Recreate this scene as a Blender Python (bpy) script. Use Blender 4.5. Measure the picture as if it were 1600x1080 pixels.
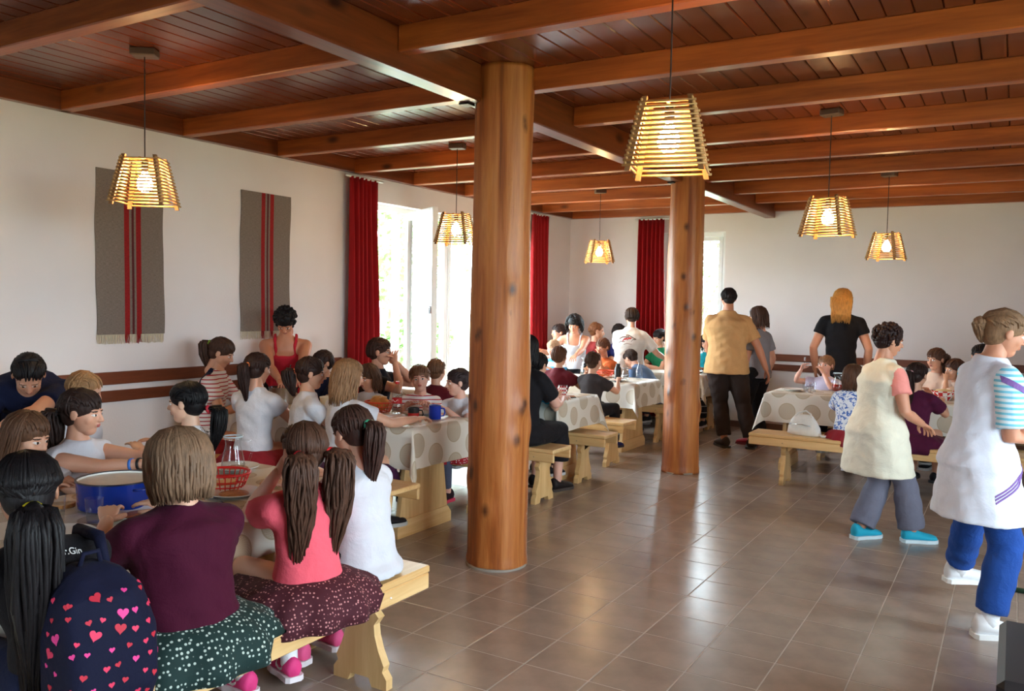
import bpy, bmesh, math, random
import numpy as np
from mathutils import Vector, Matrix
from mathutils.bvhtree import BVHTree

for o in list(bpy.data.objects):
    bpy.data.objects.remove(o)
SC = bpy.context.scene
COL = SC.collection
R = math.radians
random.seed(7)
RNG = np.random.default_rng(7)

# ------------------------------------------------------------------ camera
F_PX, YAW, PIT, ROL, CAM_H = 1314.6, -.5379, -.04988, .01934, 1.62
fw = Vector((math.sin(YAW)*math.cos(PIT), math.cos(YAW)*math.cos(PIT), math.sin(PIT)))
r0 = Vector((math.cos(YAW), -math.sin(YAW), 0)); u0 = r0.cross(fw)
rt = r0*math.cos(ROL) + u0*math.sin(ROL); up = u0*math.cos(ROL) - r0*math.sin(ROL)
cd = bpy.data.cameras.new('camera'); cam = bpy.data.objects.new('camera', cd); COL.objects.link(cam)
cd.sensor_fit = 'HORIZONTAL'; cd.sensor_width = 36; cd.lens = F_PX/1600*36; cd.clip_start = .05
cam.matrix_world = Matrix(((rt.x, up.x, -fw.x, 0), (rt.y, up.y, -fw.y, 0), (rt.z, up.z, -fw.z, CAM_H), (0, 0, 0, 1)))
SC.camera = cam
def project(p):
    v = Vector(p) - Vector((0, 0, CAM_H)); w = v.dot(fw)
    if w < .05: return None
    return (800 + F_PX*v.dot(rt)/w, 540 - F_PX*v.dot(up)/w, w)

# ------------------------------------------------------------------ world, exposure
W = bpy.data.worlds.new('sky'); SC.world = W; W.use_nodes = True
bg = W.node_tree.nodes['Background']; bg.inputs[0].default_value = (.78, .89, 1, 1); bg.inputs[1].default_value = 20.0
SC.view_settings.view_transform = 'Standard'; SC.view_settings.look = 'None'
SC.view_settings.gamma = 1; SC.view_settings.exposure = 0.55; SC.view_settings.use_curve_mapping = False
SC.cycles.transparent_max_bounces = 20; SC.cycles.max_bounces = 7; SC.cycles.caustics_reflective = False; SC.cycles.caustics_refractive = False
XL, YB, XR, YR = -5.80, 11.38, 2.6, -3.2      # inner faces of the room
BULB = 210.0
def portal(name, loc, rot, sx, sy):
    l = bpy.data.lights.new(name, 'AREA'); l.shape = 'RECTANGLE'; l.size = sx; l.size_y = sy
    l.cycles.is_portal = True
    o = bpy.data.objects.new(name, l); COL.objects.link(o); o.location = loc; o.rotation_euler = rot
portal('daylight_portal', (XL-.2, 8.45, 1.55), (0, R(-90), 0), 2.3, 3.3)
portal('daylight_portal', (-3.9, YB+.2, 1.8), (R(-90), 0, 0), 1.0, 1.8)
portal('daylight_portal', (XR+.2, 1.6, 1.75), (0, R(90), 0), 1.9, 3.4)
portal('daylight_portal', (XR+.2, 5.0, 1.75), (0, R(90), 0), 1.9, 1.1)
portal('daylight_portal', (-2.0, YR-.2, 1.75), (R(90), 0, 0), 1.3, 1.9)

# ------------------------------------------------------------------ materials
def s2l(c):
    return tuple(((v/255)/12.92 if v/255 <= .04045 else ((v/255+.055)/1.055)**2.4) for v in c) + (1,)
MATS = {}
class NT:
    def __init__(s, name):
        s.m = bpy.data.materials.new(name); s.m.use_nodes = True
        s.t = s.m.node_tree; s.b = s.t.nodes['Principled BSDF']
    def n(s, typ, **k):
        x = s.t.nodes.new(typ)
        for a, v in k.items(): setattr(x, a, v)
        return x
    def l(s, a, b): s.t.links.new(a, b)
    def ramp(s, fac, stops, interp='LINEAR'):
        r = s.n('ShaderNodeValToRGB'); r.color_ramp.interpolation = interp
        e = r.color_ramp.elements
        while len(e) < len(stops): e.new(.5)
        for q, (p, c) in zip(e, stops): q.position = p; q.color = c
        s.l(fac, r.inputs[0]); return r.outputs[0]
    def coord(s, which='Object', scale=(1, 1, 1), rot=(0, 0, 0)):
        tc = s.n('ShaderNodeTexCoord'); mp = s.n('ShaderNodeMapping')
        mp.inputs['Scale'].default_value = scale; mp.inputs['Rotation'].default_value = rot
        s.l(tc.outputs[which], mp.inputs[0]); return mp.outputs[0]
    def noise(s, vec, scale, detail=3, rough=.5, dist=0):
        x = s.n('ShaderNodeTexNoise'); x.inputs['Scale'].default_value = scale; x.inputs['Detail'].default_value = detail
        x.inputs['Roughness'].default_value = rough; x.inputs['Distortion'].default_value = dist
        s.l(vec, x.inputs['Vector']); return x.outputs['Fac']
    def bump(s, h, strength=.3, dist=.01):
        b = s.n('ShaderNodeBump'); b.inputs['Strength'].default_value = strength; b.inputs['Distance'].default_value = dist
        s.l(h, b.inputs['Height']); s.l(b.outputs[0], s.b.inputs['Normal'])
    def mix(s, fac, a, b):
        x = s.n('ShaderNodeMix', data_type='RGBA')
        for sock, v in ((x.inputs[0], fac), (x.inputs[6], a), (x.inputs[7], b)):
            if isinstance(v, (int, float)): sock.default_value = v
            elif isinstance(v, tuple): sock.default_value = v
            else: s.l(v, sock)
        return x.outputs[2]
    def math(s, op, a, b=None, c=None):
        x = s.n('ShaderNodeMath', operation=op)
        for i, v in enumerate((a, b, c)):
            if v is None: continue
            if isinstance(v, (int, float)): x.inputs[i].default_value = v
            else: s.l(v, x.inputs[i])
        return x.outputs[0]
def lin(c, k=1.0): return tuple(min(1, v*k) for v in c[:3]) + (1,)

def plain(name, rgb, rough=.6, metal=0, spec=.5, vary=.0, scale=8, bump=0, emit=None, trans=0, ior=1.45, alpha=1, sheen=0):
    if name in MATS: return MATS[name]
    t = NT(name); c = s2l(rgb); b = t.b
    b.inputs['Base Color'].default_value = c; b.inputs['Roughness'].default_value = rough
    b.inputs['Metallic'].default_value = metal; b.inputs['Specular IOR Level'].default_value = spec
    if trans: b.inputs['Transmission Weight'].default_value = trans; b.inputs['IOR'].default_value = ior
    if sheen: b.inputs['Sheen Weight'].default_value = sheen
    if vary:
        v = t.coord(); n = t.noise(v, scale, 4)
        t.l(t.ramp(n, [(.3, lin(c, 1-vary)), (.7, lin(c, 1+vary))]), b.inputs['Base Color'])
        if bump: t.bump(n, bump, .01)
    if emit:
        b.inputs['Emission Color'].default_value = s2l(emit[0]); b.inputs['Emission Strength'].default_value = emit[1]
    MATS[name] = t.m; return t.m

def wood(name, light, dark, axis=0, rough=.4, ring=14, bumpk=.12, coat=0, objrand=.0, knots=0, spec=.5):
    """grain stretched along an object axis"""
    if name in MATS: return MATS[name]
    t = NT(name); sc = [ring, ring, ring]; sc[axis] = ring*.07
    v = t.coord('Object', tuple(sc))
    oi = t.n('ShaderNodeObjectInfo')
    add = t.n('ShaderNodeVectorMath', operation='ADD'); t.l(v, add.inputs[0])
    cm = t.n('ShaderNodeCombineXYZ')
    rr = t.math('MULTIPLY', oi.outputs['Random'], 37.0)
    for i in range(3): t.l(rr, cm.inputs[i])
    t.l(cm.outputs[0], add.inputs[1])
    n = t.noise(add.outputs[0], 1.0, 5, .6, .6)
    n2 = t.noise(add.outputs[0], 4.0, 3, .6)
    m = t.math('ADD', t.math('MULTIPLY', n, .75), t.math('MULTIPLY', n2, .25))
    col = t.ramp(m, [(.32, s2l(dark)), (.62, s2l(light))])
    if objrand:
        hs = t.n('ShaderNodeHueSaturation'); t.l(col, hs.inputs['Color'])
        t.l(t.math('MULTIPLY_ADD', oi.outputs['Random'], objrand, 1-objrand/2), hs.inputs['Value']); col = hs.outputs[0]
    if knots:
        sk = [5.0, 5.0, 5.0]; sk[axis] = 2.2
        vv = t.coord('Object', tuple(sk)); ad2 = t.n('ShaderNodeVectorMath', operation='ADD'); t.l(vv, ad2.inputs[0]); t.l(cm.outputs[0], ad2.inputs[1])
        vo = t.n('ShaderNodeTexVoronoi'); vo.inputs['Scale'].default_value = knots; t.l(ad2.outputs[0], vo.inputs['Vector'])
        kf = t.ramp(vo.outputs['Distance'], [(.05, (1, 1, 1, 1)), (.16, (0, 0, 0, 1))])
        col = t.mix(kf, col, lin(s2l(dark), .35))
    t.l(col, t.b.inputs['Base Color'])
    t.b.inputs['Roughness'].default_value = rough; t.b.inputs['Coat Weight'].default_value = coat; t.b.inputs['Coat Roughness'].default_value = .18
    t.b.inputs['Specular IOR Level'].default_value = spec
    t.bump(m, bumpk, .01)
    MATS[name] = t.m; return t.m

M_BOARD = wood('varnished ceiling board', (126, 60, 32), (76, 30, 15), 1, .27, 16, .08, .25, .35, 1.2)
M_JOIST = wood('varnished joist', (186, 98, 42), (128, 58, 22), 0, .4, 12, .1, .1, .2, .8)
M_BEAM = wood('dark varnished beam', (128, 62, 28), (84, 36, 16), 1, .33, 12, .1, .2, .1, .7)
M_PINE = wood('pale pine', (232, 196, 140), (206, 158, 98), 0, .38, 11, .08, .1, .06, .9)
M_PINE_Y = wood('pale pine lengthwise', (232, 196, 140), (206, 158, 98), 1, .38, 11, .08, .1, .06, .9)
M_PINE_Z = wood('pale pine upright', (230, 194, 138), (204, 158, 100), 2, .42, 11, .08, .05, .06, .9)
M_RAIL = wood('brown wall rail', (122, 62, 34), (86, 40, 22), 1, .38, 12, .08, .1)
M_RAIL_X = wood('brown wall rail lengthwise', (122, 62, 34), (86, 40, 22), 0, .38, 12, .08, .1)

def mk_log():
    t = NT('stripped log'); v = t.coord('Object', (9, 9, .55)); n = t.noise(v, 1.2, 6, .62, .5)
    v2 = t.coord('Object', (30, 30, 1.6)); n2 = t.noise(v2, 1, 4, .6)
    m = t.math('ADD', t.math('MULTIPLY', n, .7), t.math('MULTIPLY', n2, .3))
    c = t.ramp(m, [(.30, s2l((92, 44, 16))), (.45, s2l((164, 90, 38))), (.66, s2l((204, 134, 72)))])
    vk = t.coord('Object', (3.2, 3.2, 1.9)); vo = t.n('ShaderNodeTexVoronoi'); vo.inputs['Scale'].default_value = 1.3
    nd = t.n('ShaderNodeTexNoise'); nd.inputs['Scale'].default_value = 6; t.l(vk, nd.inputs['Vector'])
    va = t.n('ShaderNodeVectorMath', operation='MULTIPLY_ADD'); t.l(nd.outputs['Color'], va.inputs[0]); va.inputs[1].default_value = (.16, .16, .16); t.l(vk, va.inputs[2])
    t.l(va.outputs[0], vo.inputs['Vector'])
    k = t.ramp(vo.outputs['Distance'], [(.07, (1, 1, 1, 1)), (.17, (0, 0, 0, 1))])
    c = t.mix(k, c, s2l((86, 44, 20)))
    vc = t.coord('Object', (26, 26, .5)); nc = t.noise(vc, 1, 2, .5, .2)
    cr = t.ramp(nc, [(.70, (0, 0, 0, 1)), (.74, (1, 1, 1, 1))]); c = t.mix(cr, c, s2l((66, 34, 16)))
    at = t.n('ShaderNodeAttribute'); at.attribute_name = 'knot'
    kn = t.noise(t.coord('Object', (40, 40, 14)), 1, 3)
    kf = t.ramp(t.math('MULTIPLY', at.outputs['Fac'], t.math('ADD', kn, .55)), [(.2, (0, 0, 0, 1)), (.95, (1, 1, 1, 1))])
    c = t.mix(kf, c, s2l((84, 44, 22)))
    t.l(c, t.b.inputs['Base Color']); t.b.inputs['Roughness'].default_value = .42
    t.bump(t.math('SUBTRACT', m, t.math('MULTIPLY', cr, .5)), .4, .02)
    return t.m
M_LOG = mk_log()

def mk_plaster():
    t = NT('white plaster'); v = t.coord('Object'); n = t.noise(v, 1.2, 3); n2 = t.noise(v, 60, 3)
    t.l(t.ramp(n, [(.3, s2l((228, 219, 217))), (.7, s2l((236, 228, 226)))]), t.b.inputs['Base Color'])
    t.b.inputs['Roughness'].default_value = .85; t.bump(n2, .12, .006); return t.m
M_WALL = mk_plaster()
def mk_tile():
    t = NT('brown floor tile'); v = t.coord('Object', (1, 1, 1)); oi = t.n('ShaderNodeObjectInfo')
    n = t.noise(v, 5, 5, .6); n2 = t.noise(v, 40, 3, .6)
    g = t.n('ShaderNodeNewGeometry'); n3 = t.noise(g.outputs['Position'], 1.1, 3, .6)
    c = t.ramp(n, [(.3, s2l((136, 119, 107))), (.7, s2l((156, 138, 125)))])
    hs = t.n('ShaderNodeHueSaturation'); t.l(c, hs.inputs['Color']); t.l(t.math('MULTIPLY_ADD', oi.outputs['Random'], .16, .92), hs.inputs['Value'])
    t.l(hs.outputs[0], t.b.inputs['Base Color'])
    t.l(t.math('MULTIPLY_ADD', n3, .14, .17), t.b.inputs['Roughness'])
    t.b.inputs['Specular IOR Level'].default_value = .65
    t.bump(n2, .04, .004); return t.m
M_TILE = mk_tile()
M_GROUT = plain('pale grout', (176, 162, 150), .75)
def cloth(name, rgb, rough=.85, bump=.25, scale=9, vary=.06):
    if name in MATS: return MATS[name]
    t = NT(name); v = t.coord(); n = t.noise(v, scale, 4, .6, .4); w = t.noise(v, 240, 2)
    c = s2l(rgb); t.l(t.ramp(n, [(.3, lin(c, 1-vary)), (.7, lin(c, 1+vary))]), t.b.inputs['Base Color'])
    t.b.inputs['Roughness'].default_value = rough; t.b.inputs['Specular IOR Level'].default_value = .2
    t.b.inputs['Sheen Weight'].default_value = .02
    t.bump(t.math('ADD', n, t.math('MULTIPLY', w, .06)), bump, .05); MATS[name] = t.m; return t.m
def dots(name, base, dot, scale=40, size=.25, dot2=None, z=False):
    if name in MATS: return MATS[name]
    t = NT(name); v = t.coord(); vo = t.n('ShaderNodeTexVoronoi'); vo.inputs['Scale'].default_value = scale
    vo.inputs['Randomness'].default_value = .55; t.l(v, vo.inputs['Vector'])
    k = t.ramp(vo.outputs['Distance'], [(size, (1, 1, 1, 1)), (size+.08, (0, 0, 0, 1))])
    d = s2l(dot)
    if dot2:
        sp = t.n('ShaderNodeSeparateColor'); t.l(vo.outputs['Color'], sp.inputs[0])
        d = t.mix(t.math('GREATER_THAN', sp.outputs[0], .5), s2l(dot), s2l(dot2))
    t.l(t.mix(k, s2l(base), d), t.b.inputs['Base Color']); t.b.inputs['Roughness'].default_value = .85
    n = t.noise(v, 9, 4); t.bump(n, .25, .05); MATS[name] = t.m; return t.m
def stripes(name, a, b, scale=30, duty=.35, axis=2, rot=(0, 0, 0)):
    if name in MATS: return MATS[name]
    t = NT(name); v = t.coord('Object', (1, 1, 1), rot); sp = t.n('ShaderNodeSeparateXYZ'); t.l(v, sp.inputs[0])
    fr = t.math('FRACT', t.math('MULTIPLY', sp.outputs[axis], scale))
    k = t.math('LESS_THAN', fr, duty)
    t.l(t.mix(k, s2l(a), s2l(b)), t.b.inputs['Base Color']); t.b.inputs['Roughness'].default_value = .85
    t.bump(t.noise(v, 9, 4), .25, .05); MATS[name] = t.m; return t.m
def blotch(name, a, b, scale=22, th=.55, soft=.03):
    if name in MATS: return MATS[name]
    t = NT(name); v = t.coord(); n = t.noise(v, scale, 2, .5, 1.2)
    t.l(t.ramp(n, [(th, s2l(a)), (th+soft, s2l(b))]), t.b.inputs['Base Color']); t.b.inputs['Roughness'].default_value = .85
    t.bump(t.noise(v, 9, 4), .2, .05); MATS[name] = t.m; return t.m
def skin(rgb):
    nm = 'skin %d %d %d' % rgb
    if nm in MATS: return MATS[nm]
    t = NT(nm); c = s2l(rgb); v = t.coord(); n = t.noise(v, 9, 3)
    t.l(t.ramp(n, [(.3, lin(c, .93)), (.7, lin(c, 1.05))]), t.b.inputs['Base Color'])
    t.b.inputs['Roughness'].default_value = .5; t.b.inputs['Subsurface Weight'].default_value = .12
    t.b.inputs['Subsurface Radius'].default_value = (.6, .25, .15); t.b.inputs['Subsurface Scale'].default_value = .02
    MATS[nm] = t.m; return t.m
def hairmat(rgb):
    nm = 'hair %d %d %d' % rgb
    if nm in MATS: return MATS[nm]
    t = NT(nm); c = s2l(rgb); v = t.coord('Object', (60, 60, 12)); n = t.noise(v, 1.5, 4, .6)
    t.l(t.ramp(n, [(.3, lin(c, .6)), (.7, lin(c, 1.3))]), t.b.inputs['Base Color'])
    t.b.inputs['Roughness'].default_value = .5; t.b.inputs['Specular IOR Level'].default_value = .22
    t.bump(n, .35, .01); MATS[nm] = t.m; return t.m
M_EYEW = plain('eye white', (225, 220, 215), .25); M_IRIS = plain('dark iris', (40, 26, 18), .2); M_BROW = plain('brow', (58, 40, 28), .7)
M_LIP = plain('lips', (176, 92, 84), .45)
M_WHITE = plain('white painted frame', (236, 236, 236), .35)
M_GLASS = plain('clear glass', (255, 255, 255), .02, trans=1, ior=1.45)
def thin_glass(name, tint=(1, 1, 1, 1), f=.08):
    t = NT(name); nt = t.t; tr = t.n('ShaderNodeBsdfTransparent'); tr.inputs[0].default_value = tint
    gl = t.n('ShaderNodeBsdfGlossy'); gl.inputs['Roughness'].default_value = .02
    lw = t.n('ShaderNodeLayerWeight'); lw.inputs[0].default_value = .5
    fr = t.math('MULTIPLY_ADD', t.math('POWER', lw.outputs['Facing'], 4.0), .6, .035)
    mx = t.n('ShaderNodeMixShader'); t.l(fr, mx.inputs[0]); t.l(tr.outputs[0], mx.inputs[1]); t.l(gl.outputs[0], mx.inputs[2])
    t.l(mx.outputs[0], nt.nodes['Material Output'].inputs[0]); return t.m
M_PANE = thin_glass('window glass', (.93, .96, .95, 1))
M_THIN = thin_glass('tumbler glass', (.97, .98, .985, 1))
M_WATER = thin_glass('water', (.94, .96, .97, 1))
M_JUICE = thin_glass('red juice', (.8, .16, .08, 1))
M_STEEL = plain('stainless steel', (190, 190, 195), .25, metal=1)
M_CERAM = plain('white glazed plate', (232, 230, 226), .2)
M_BLACK = plain('black plastic', (18, 18, 20), .4)

# ------------------------------------------------------------------ mesh helpers
class MB:
    def __init__(s): s.v = []; s.f = []; s.m = []; s.uv = None
    def add(s, vs, fs, mi=0):
        o = len(s.v); s.v += [tuple(p) for p in vs]; s.f += [tuple(i+o for i in f) for f in fs]; s.m += [mi]*len(fs)
    def box(s, x0, x1, y0, y1, z0, z1, c=0, mi=0):
        if c <= 0:
            s.add([(x, y, z) for x in (x0, x1) for y in (y0, y1) for z in (z0, z1)],
                  [(0, 1, 3, 2), (4, 6, 7, 5), (0, 4, 5, 1), (2, 3, 7, 6), (0, 2, 6, 4), (1, 5, 7, 3)], mi); return
        bm = bmesh.new(); bmesh.ops.create_cube(bm, size=1)
        for v in bm.verts: v.co = ((x0+x1)/2+v.co.x*(x1-x0), (y0+y1)/2+v.co.y*(y1-y0), (z0+z1)/2+v.co.z*(z1-z0))
        bmesh.ops.bevel(bm, geom=bm.edges[:], offset=c, segments=1, affect='EDGES', profile=.5)
        bm.verts.index_update(); s.add([v.co[:] for v in bm.verts], [[v.index for v in f.verts] for f in bm.faces], mi); bm.free()
    def rings(s, rs, closed=True, cap=True, mi=0):
        n = len(rs[0]); o = len(s.v)
        for r in rs: s.v += [tuple(p) for p in r]
        for i in range(len(rs)-1):
            for j in range(n if closed else n-1):
                k = (j+1) % n
                s.f.append((o+i*n+j, o+i*n+k, o+(i+1)*n+k, o+(i+1)*n+j)); s.m.append(mi)
        if cap:
            s.f.append(tuple(o+j for j in reversed(range(n)))); s.m.append(mi)
            s.f.append(tuple(o+(len(rs)-1)*n+j for j in range(n))); s.m.append(mi)
    def tube(s, pts, rad, seg=8, mi=0, round_ends=False):
        pts = [Vector(p) for p in pts]; n = len(pts)
        rad = [rad]*n if isinstance(rad, (int, float)) else list(rad)
        if round_ends:
            d0 = (pts[0]-pts[1]).normalized(); d1 = (pts[-1]-pts[-2]).normalized()
            P = []; Q = []
            for a in (.98, .72, .38): P.append(pts[0]+d0*rad[0]*a); Q.append(rad[0]*math.sqrt(1-a*a))
            P += pts; Q += rad
            for a in (.38, .72, .98): P.append(pts[-1]+d1*rad[-1]*a); Q.append(rad[-1]*math.sqrt(1-a*a))
            pts, rad = P, Q; n = len(pts)
        t = (pts[1]-pts[0]).normalized(); ref = Vector((0, 0, 1)) if abs(t.z) < .9 else Vector((1, 0, 0))
        a = t.cross(ref).normalized(); rs = []
        for i in range(n):
            t = (pts[min(i+1, n-1)]-pts[max(i-1, 0)]).normalized()
            a = (a - t*a.dot(t)).normalized(); b = t.cross(a)
            rs.append([pts[i]+(a*math.cos(2*math.pi*j/seg)+b*math.sin(2*math.pi*j/seg))*rad[i] for j in range(seg)])
        s.rings(rs, mi=mi)
    def loft(s, secs, seg=20, mi=0, right=Vector((1, 0, 0))):
        """secs: (centre, rx, ry, fwd vector) elliptical sections"""
        rs = []
        for c, rx, ry, fwd in secs:
            rs.append([Vector(c)+right*math.cos(2*math.pi*j/seg)*rx+fwd*math.sin(2*math.pi*j/seg)*ry for j in range(seg)])
        s.rings(rs, mi=mi)
    def ball(s, c, r, nu=14, nv=9, mi=0):
        rx, ry, rz = (r, r, r) if isinstance(r, (int, float)) else r
        rs = []
        for i in range(nv):
            th = math.pi*(i+.15)/(nv-.7); z = -math.cos(th); q = math.sin(th)
            rs.append([(c[0]+rx*q*math.cos(2*math.pi*j/nu), c[1]+ry*q*math.sin(2*math.pi*j/nu), c[2]+rz*z) for j in range(nu)])
        s.rings(rs, mi=mi)
    def lathe(s, prof, seg=24, c=(0, 0), mi=0, cap=True):
        if prof[0][0] > .0035 and prof[-1][0] > .0035: prof = list(prof)+[prof[0]]; cap = False     # a ring: close the loop
        s.rings([[(c[0]+r*math.cos(2*math.pi*j/seg), c[1]+r*math.sin(2*math.pi*j/seg), z) for j in range(seg)] for r, z in prof], mi=mi, cap=cap)
    def prism(s, poly, fn0, fn1, mi=0):
        """polygon (list of 2d) mapped by fn0 and fn1 to two parallel 3d faces"""
        n = len(poly); o = len(s.v)
        s.v += [tuple(fn0(p)) for p in poly] + [tuple(fn1(p)) for p in poly]
        s.f += [tuple(o+i for i in reversed(range(n))), tuple(o+n+i for i in range(n))] + [(o+i, o+(i+1) % n, o+n+(i+1) % n, o+n+i) for i in range(n)]
        s.m += [mi]*(n+2)
    def xf(s, M):
        s.v = [tuple(M @ Vector(p)) for p in s.v]; return s
    def mesh(s, name, mats, smooth=False):
        me = bpy.data.meshes.new(name); me.from_pydata(s.v, [], s.f)
        for m in (mats if isinstance(mats, (list, tuple)) else [mats]): me.materials.append(m)
        if any(s.m): me.polygons.foreach_set('material_index', s.m)
        if s.uv is not None:
            ul = me.uv_layers.new(name='UVMap')
            for lp in me.loops: ul.data[lp.index].uv = s.uv[lp.vertex_index]
        bm = bmesh.new(); bm.from_mesh(me); bmesh.ops.recalc_face_normals(bm, faces=bm.faces[:]); bm.to_mesh(me); bm.free()
        if smooth: me.polygons.foreach_set('use_smooth', [True]*len(me.polygons))
        if smooth == 'angle':
            try: me.set_sharp_from_angle(angle=R(40))
            except Exception: pass
        me.update(); return me
    def build(s, name, mats, parent=None, smooth=False):
        return link(name, s.mesh(name, mats, smooth), parent)
def link(name, me, parent=None, loc=None, rot=None):
    o = bpy.data.objects.new(name, me); COL.objects.link(o)
    if parent: o.parent = parent
    if loc is not None: o.location = loc
    if rot is not None: o.rotation_euler = rot
    return o
def tag(o, label=None, cat=None, group=None, kind=None):
    for k, v in (('label', label), ('category', cat), ('group', group), ('kind', kind)):
        if v: o[k] = v
    return o
def thing(name, label, cat, loc=(0, 0, 0), rz=0, group=None):
    o = link(name, None); o.location = loc; o.rotation_euler = (0, 0, rz); o.empty_display_size = .1
    return tag(o, label, cat, group)
def copy_tree(o, parent=None):
    c = o.copy(); COL.objects.link(c); c.parent = parent
    for ch in o.children: copy_tree(ch, c)
    return c
def remesh(mb, vox, smooth=4, name='tmp'):
    me = bpy.data.meshes.new(name); me.from_pydata(mb.v, [], mb.f)
    bm = bmesh.new(); bm.from_mesh(me); bmesh.ops.recalc_face_normals(bm, faces=bm.faces[:]); bm.to_mesh(me); bm.free()
    o = bpy.data.objects.new(name, me); TMP.objects.link(o)
    r = o.modifiers.new('r', 'REMESH'); r.mode = 'VOXEL'; r.voxel_size = vox; r.use_smooth_shade = True
    if smooth:
        k = o.modifiers.new('s', 'SMOOTH'); k.factor = .5; k.iterations = smooth
    vl = TMPS.view_layers[0]; vl.update(); dg = vl.depsgraph
    ev = o.evaluated_get(dg); out = bpy.data.meshes.new_from_object(ev)
    bpy.data.objects.remove(o); bpy.data.meshes.remove(me)
    return out
TMPS = bpy.data.scenes.new('scratch'); TMP = TMPS.collection
def mesh_arrays(me):
    v = np.empty(len(me.vertices)*3); me.vertices.foreach_get('co', v)
    return v.reshape(-1, 3), [tuple(p.vertices) for p in me.polygons]


# ================================================================== THE ROOM
ZB = 3.03                      # underside of ceiling boards
# ---- floor: grout bed and tiles
fb = MB(); fb.box(XL, XR, YR, YB, -.12, -.0012)
floor = tag(fb.build('floor', M_GROUT), kind='structure')
TP, OX, OY = .3183, -.239, .052
tm = MB(); h2 = TP/2-.0025
tm.rings([[(-h2, -h2, -.008), (h2, -h2, -.008), (h2, h2, -.008), (-h2, h2, -.008)],
          [(-h2, -h2, -.0015), (h2, -h2, -.0015), (h2, h2, -.0015), (-h2, h2, -.0015)],
          [(-h2+.002, -h2+.002, 0), (h2-.002, -h2+.002, 0), (h2-.002, h2-.002, 0), (-h2+.002, h2-.002, 0)]])
tile_me = tm.mesh('tile', M_TILE)
cells = []
for i in range(-40, 40):
    for j in range(-40, 60):
        x, y = OX+(i+.5)*TP, OY+(j+.5)*TP
        if XL-.1 < x < XR+.1 and YR-.1 < y < YB+.1:
            p = project((x, y, 0)); s = 0
            if p and -40 < p[0] < 1640 and p[1] < 1120 and x > -3.3: s = 1/p[2]**2
            cells.append((s, x, y))
cells.sort(reverse=True)
for k, (s, x, y) in enumerate(cells[:300]): link('tile', tile_me, floor, (x, y, 0))
rest = MB()
for s, x, y in cells[300:]:
    rest.box(max(XL, x-h2), min(XR, x+h2), max(YR, y-h2), min(YB, y+h2), -.008, 0)
tag(rest.build('far_tiles', M_TILE, floor), kind='stuff')

# ---- walls
WT = .38
def wall(name, boxes):
    m = MB()
    for b in boxes: m.box(*b)
    return tag(m.build(name, M_WALL), kind='structure')
W1 = (6.83, 10.05, .42, 2.66)      # window_1: y0 y1 z0 z1 on the left wall
W2 = (-4.36, -3.43, .92, 2.66)     # window_2: x0 x1 z0 z1 on the back wall
W3 = (-.1, 3.3, .8, 2.7)            # window_3 on the right wall (behind the camera's right)
W5 = (4.45, 5.55, .8, 2.7)           # window_5, unseen, added on the right wall to brighten left wall and floor
W4 = (-2.6, -1.4, .8, 2.7)          # window_4, out of view, added in the rear wall to let fill light in
wall('wall_left', [(XL-WT, XL, YR-WT, W1[0], 0, 3.25), (XL-WT, XL, W1[1], YB+WT, 0, 3.25), (XL-WT, XL, W1[0], W1[1], 0, W1[2]), (XL-WT, XL, W1[0], W1[1], W1[3], 3.25)])
wall('wall_back', [(XL, W2[0], YB, YB+WT, 0, 3.25), (W2[1], XR, YB, YB+WT, 0, 3.25), (W2[0], W2[1], YB, YB+WT, 0, W2[2]), (W2[0], W2[1], YB, YB+WT, W2[3], 3.25)])
wall('wall_right', [(XR, XR+WT, YR-WT, W3[0], 0, 3.25), (XR, XR+WT, W3[1], W5[0], 0, 3.25), (XR, XR+WT, W5[1], YB+WT, 0, 3.25), (XR, XR+WT, W5[0], W5[1], 0, W5[2]), (XR, XR+WT, W5[0], W5[1], W5[3], 3.25), (XR, XR+WT, W3[0], W3[1], 0, W3[2]), (XR, XR+WT, W3[0], W3[1], W3[3], 3.25)])
wall('wall_rear', [(XL, W4[0], YR-WT, YR, 0, 3.25), (W4[1], XR, YR-WT, YR, 0, 3.25), (W4[0], W4[1], YR-WT, YR, 0, W4[2]), (W4[0], W4[1], YR-WT, YR, W4[3], 3.25)])

# ---- ceiling: deck, boards, joists, beams
cm = MB(); cm.box(XL-WT, XR+WT, YR-WT, YB+WT, 3.25, 3.40); cm.box(XL, XR, YR, YB, 3.056, 3.25)
ceiling = tag(cm.build('ceiling', plain('dark deck', (40, 20, 12), .7)), kind='structure')
BW = .124; L = YB-YR; bm_ = MB()
prof = [(-BW/2+.0015, .022), (-BW/2+.0015, .006), (-BW/2+.0075, 0), (BW/2-.0075, 0), (BW/2-.0015, .006), (BW/2-.0015, .022)]
bm_.prism(prof, lambda p: (p[0], 0, p[1]), lambda p: (p[0], L, p[1]))
board_me = bm_.mesh('board', M_BOARD)
nb = int((XR-XL)/BW)+1
for i in range(nb):
    x = XL+(i+.5)*BW
    if x > XR+.02: break
    link('board', board_me, ceiling, (x, YR, ZB))
JB = 2.90; BX0, BX1, BBZ = -2.91, -2.775, 2.815
def piece(name, dims, c, mat):
    m = MB(); m.box(*dims, c=c); return m.build(name, mat, ceiling)
jl = MB(); jl.box(0, BX0-XL, -.09, 0, JB, ZB+.004, c=.006); jl_me = jl.mesh('joist', M_JOIST)
jr = MB(); jr.box(0, XR-BX1, -.09, 0, JB, ZB+.004, c=.006); jr_me = jr.mesh('joist', M_JOIST)
for y in (-2.5, -1.5, -.49, .52, 1.53, 2.535, 3.54, 4.535, 5.535, 6.56, 7.52, 8.52, 9.55, 10.45):
    link('joist', jl_me, ceiling, (XL, y, 0)); link('joist', jr_me, ceiling, (BX1, y, 0))
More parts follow.
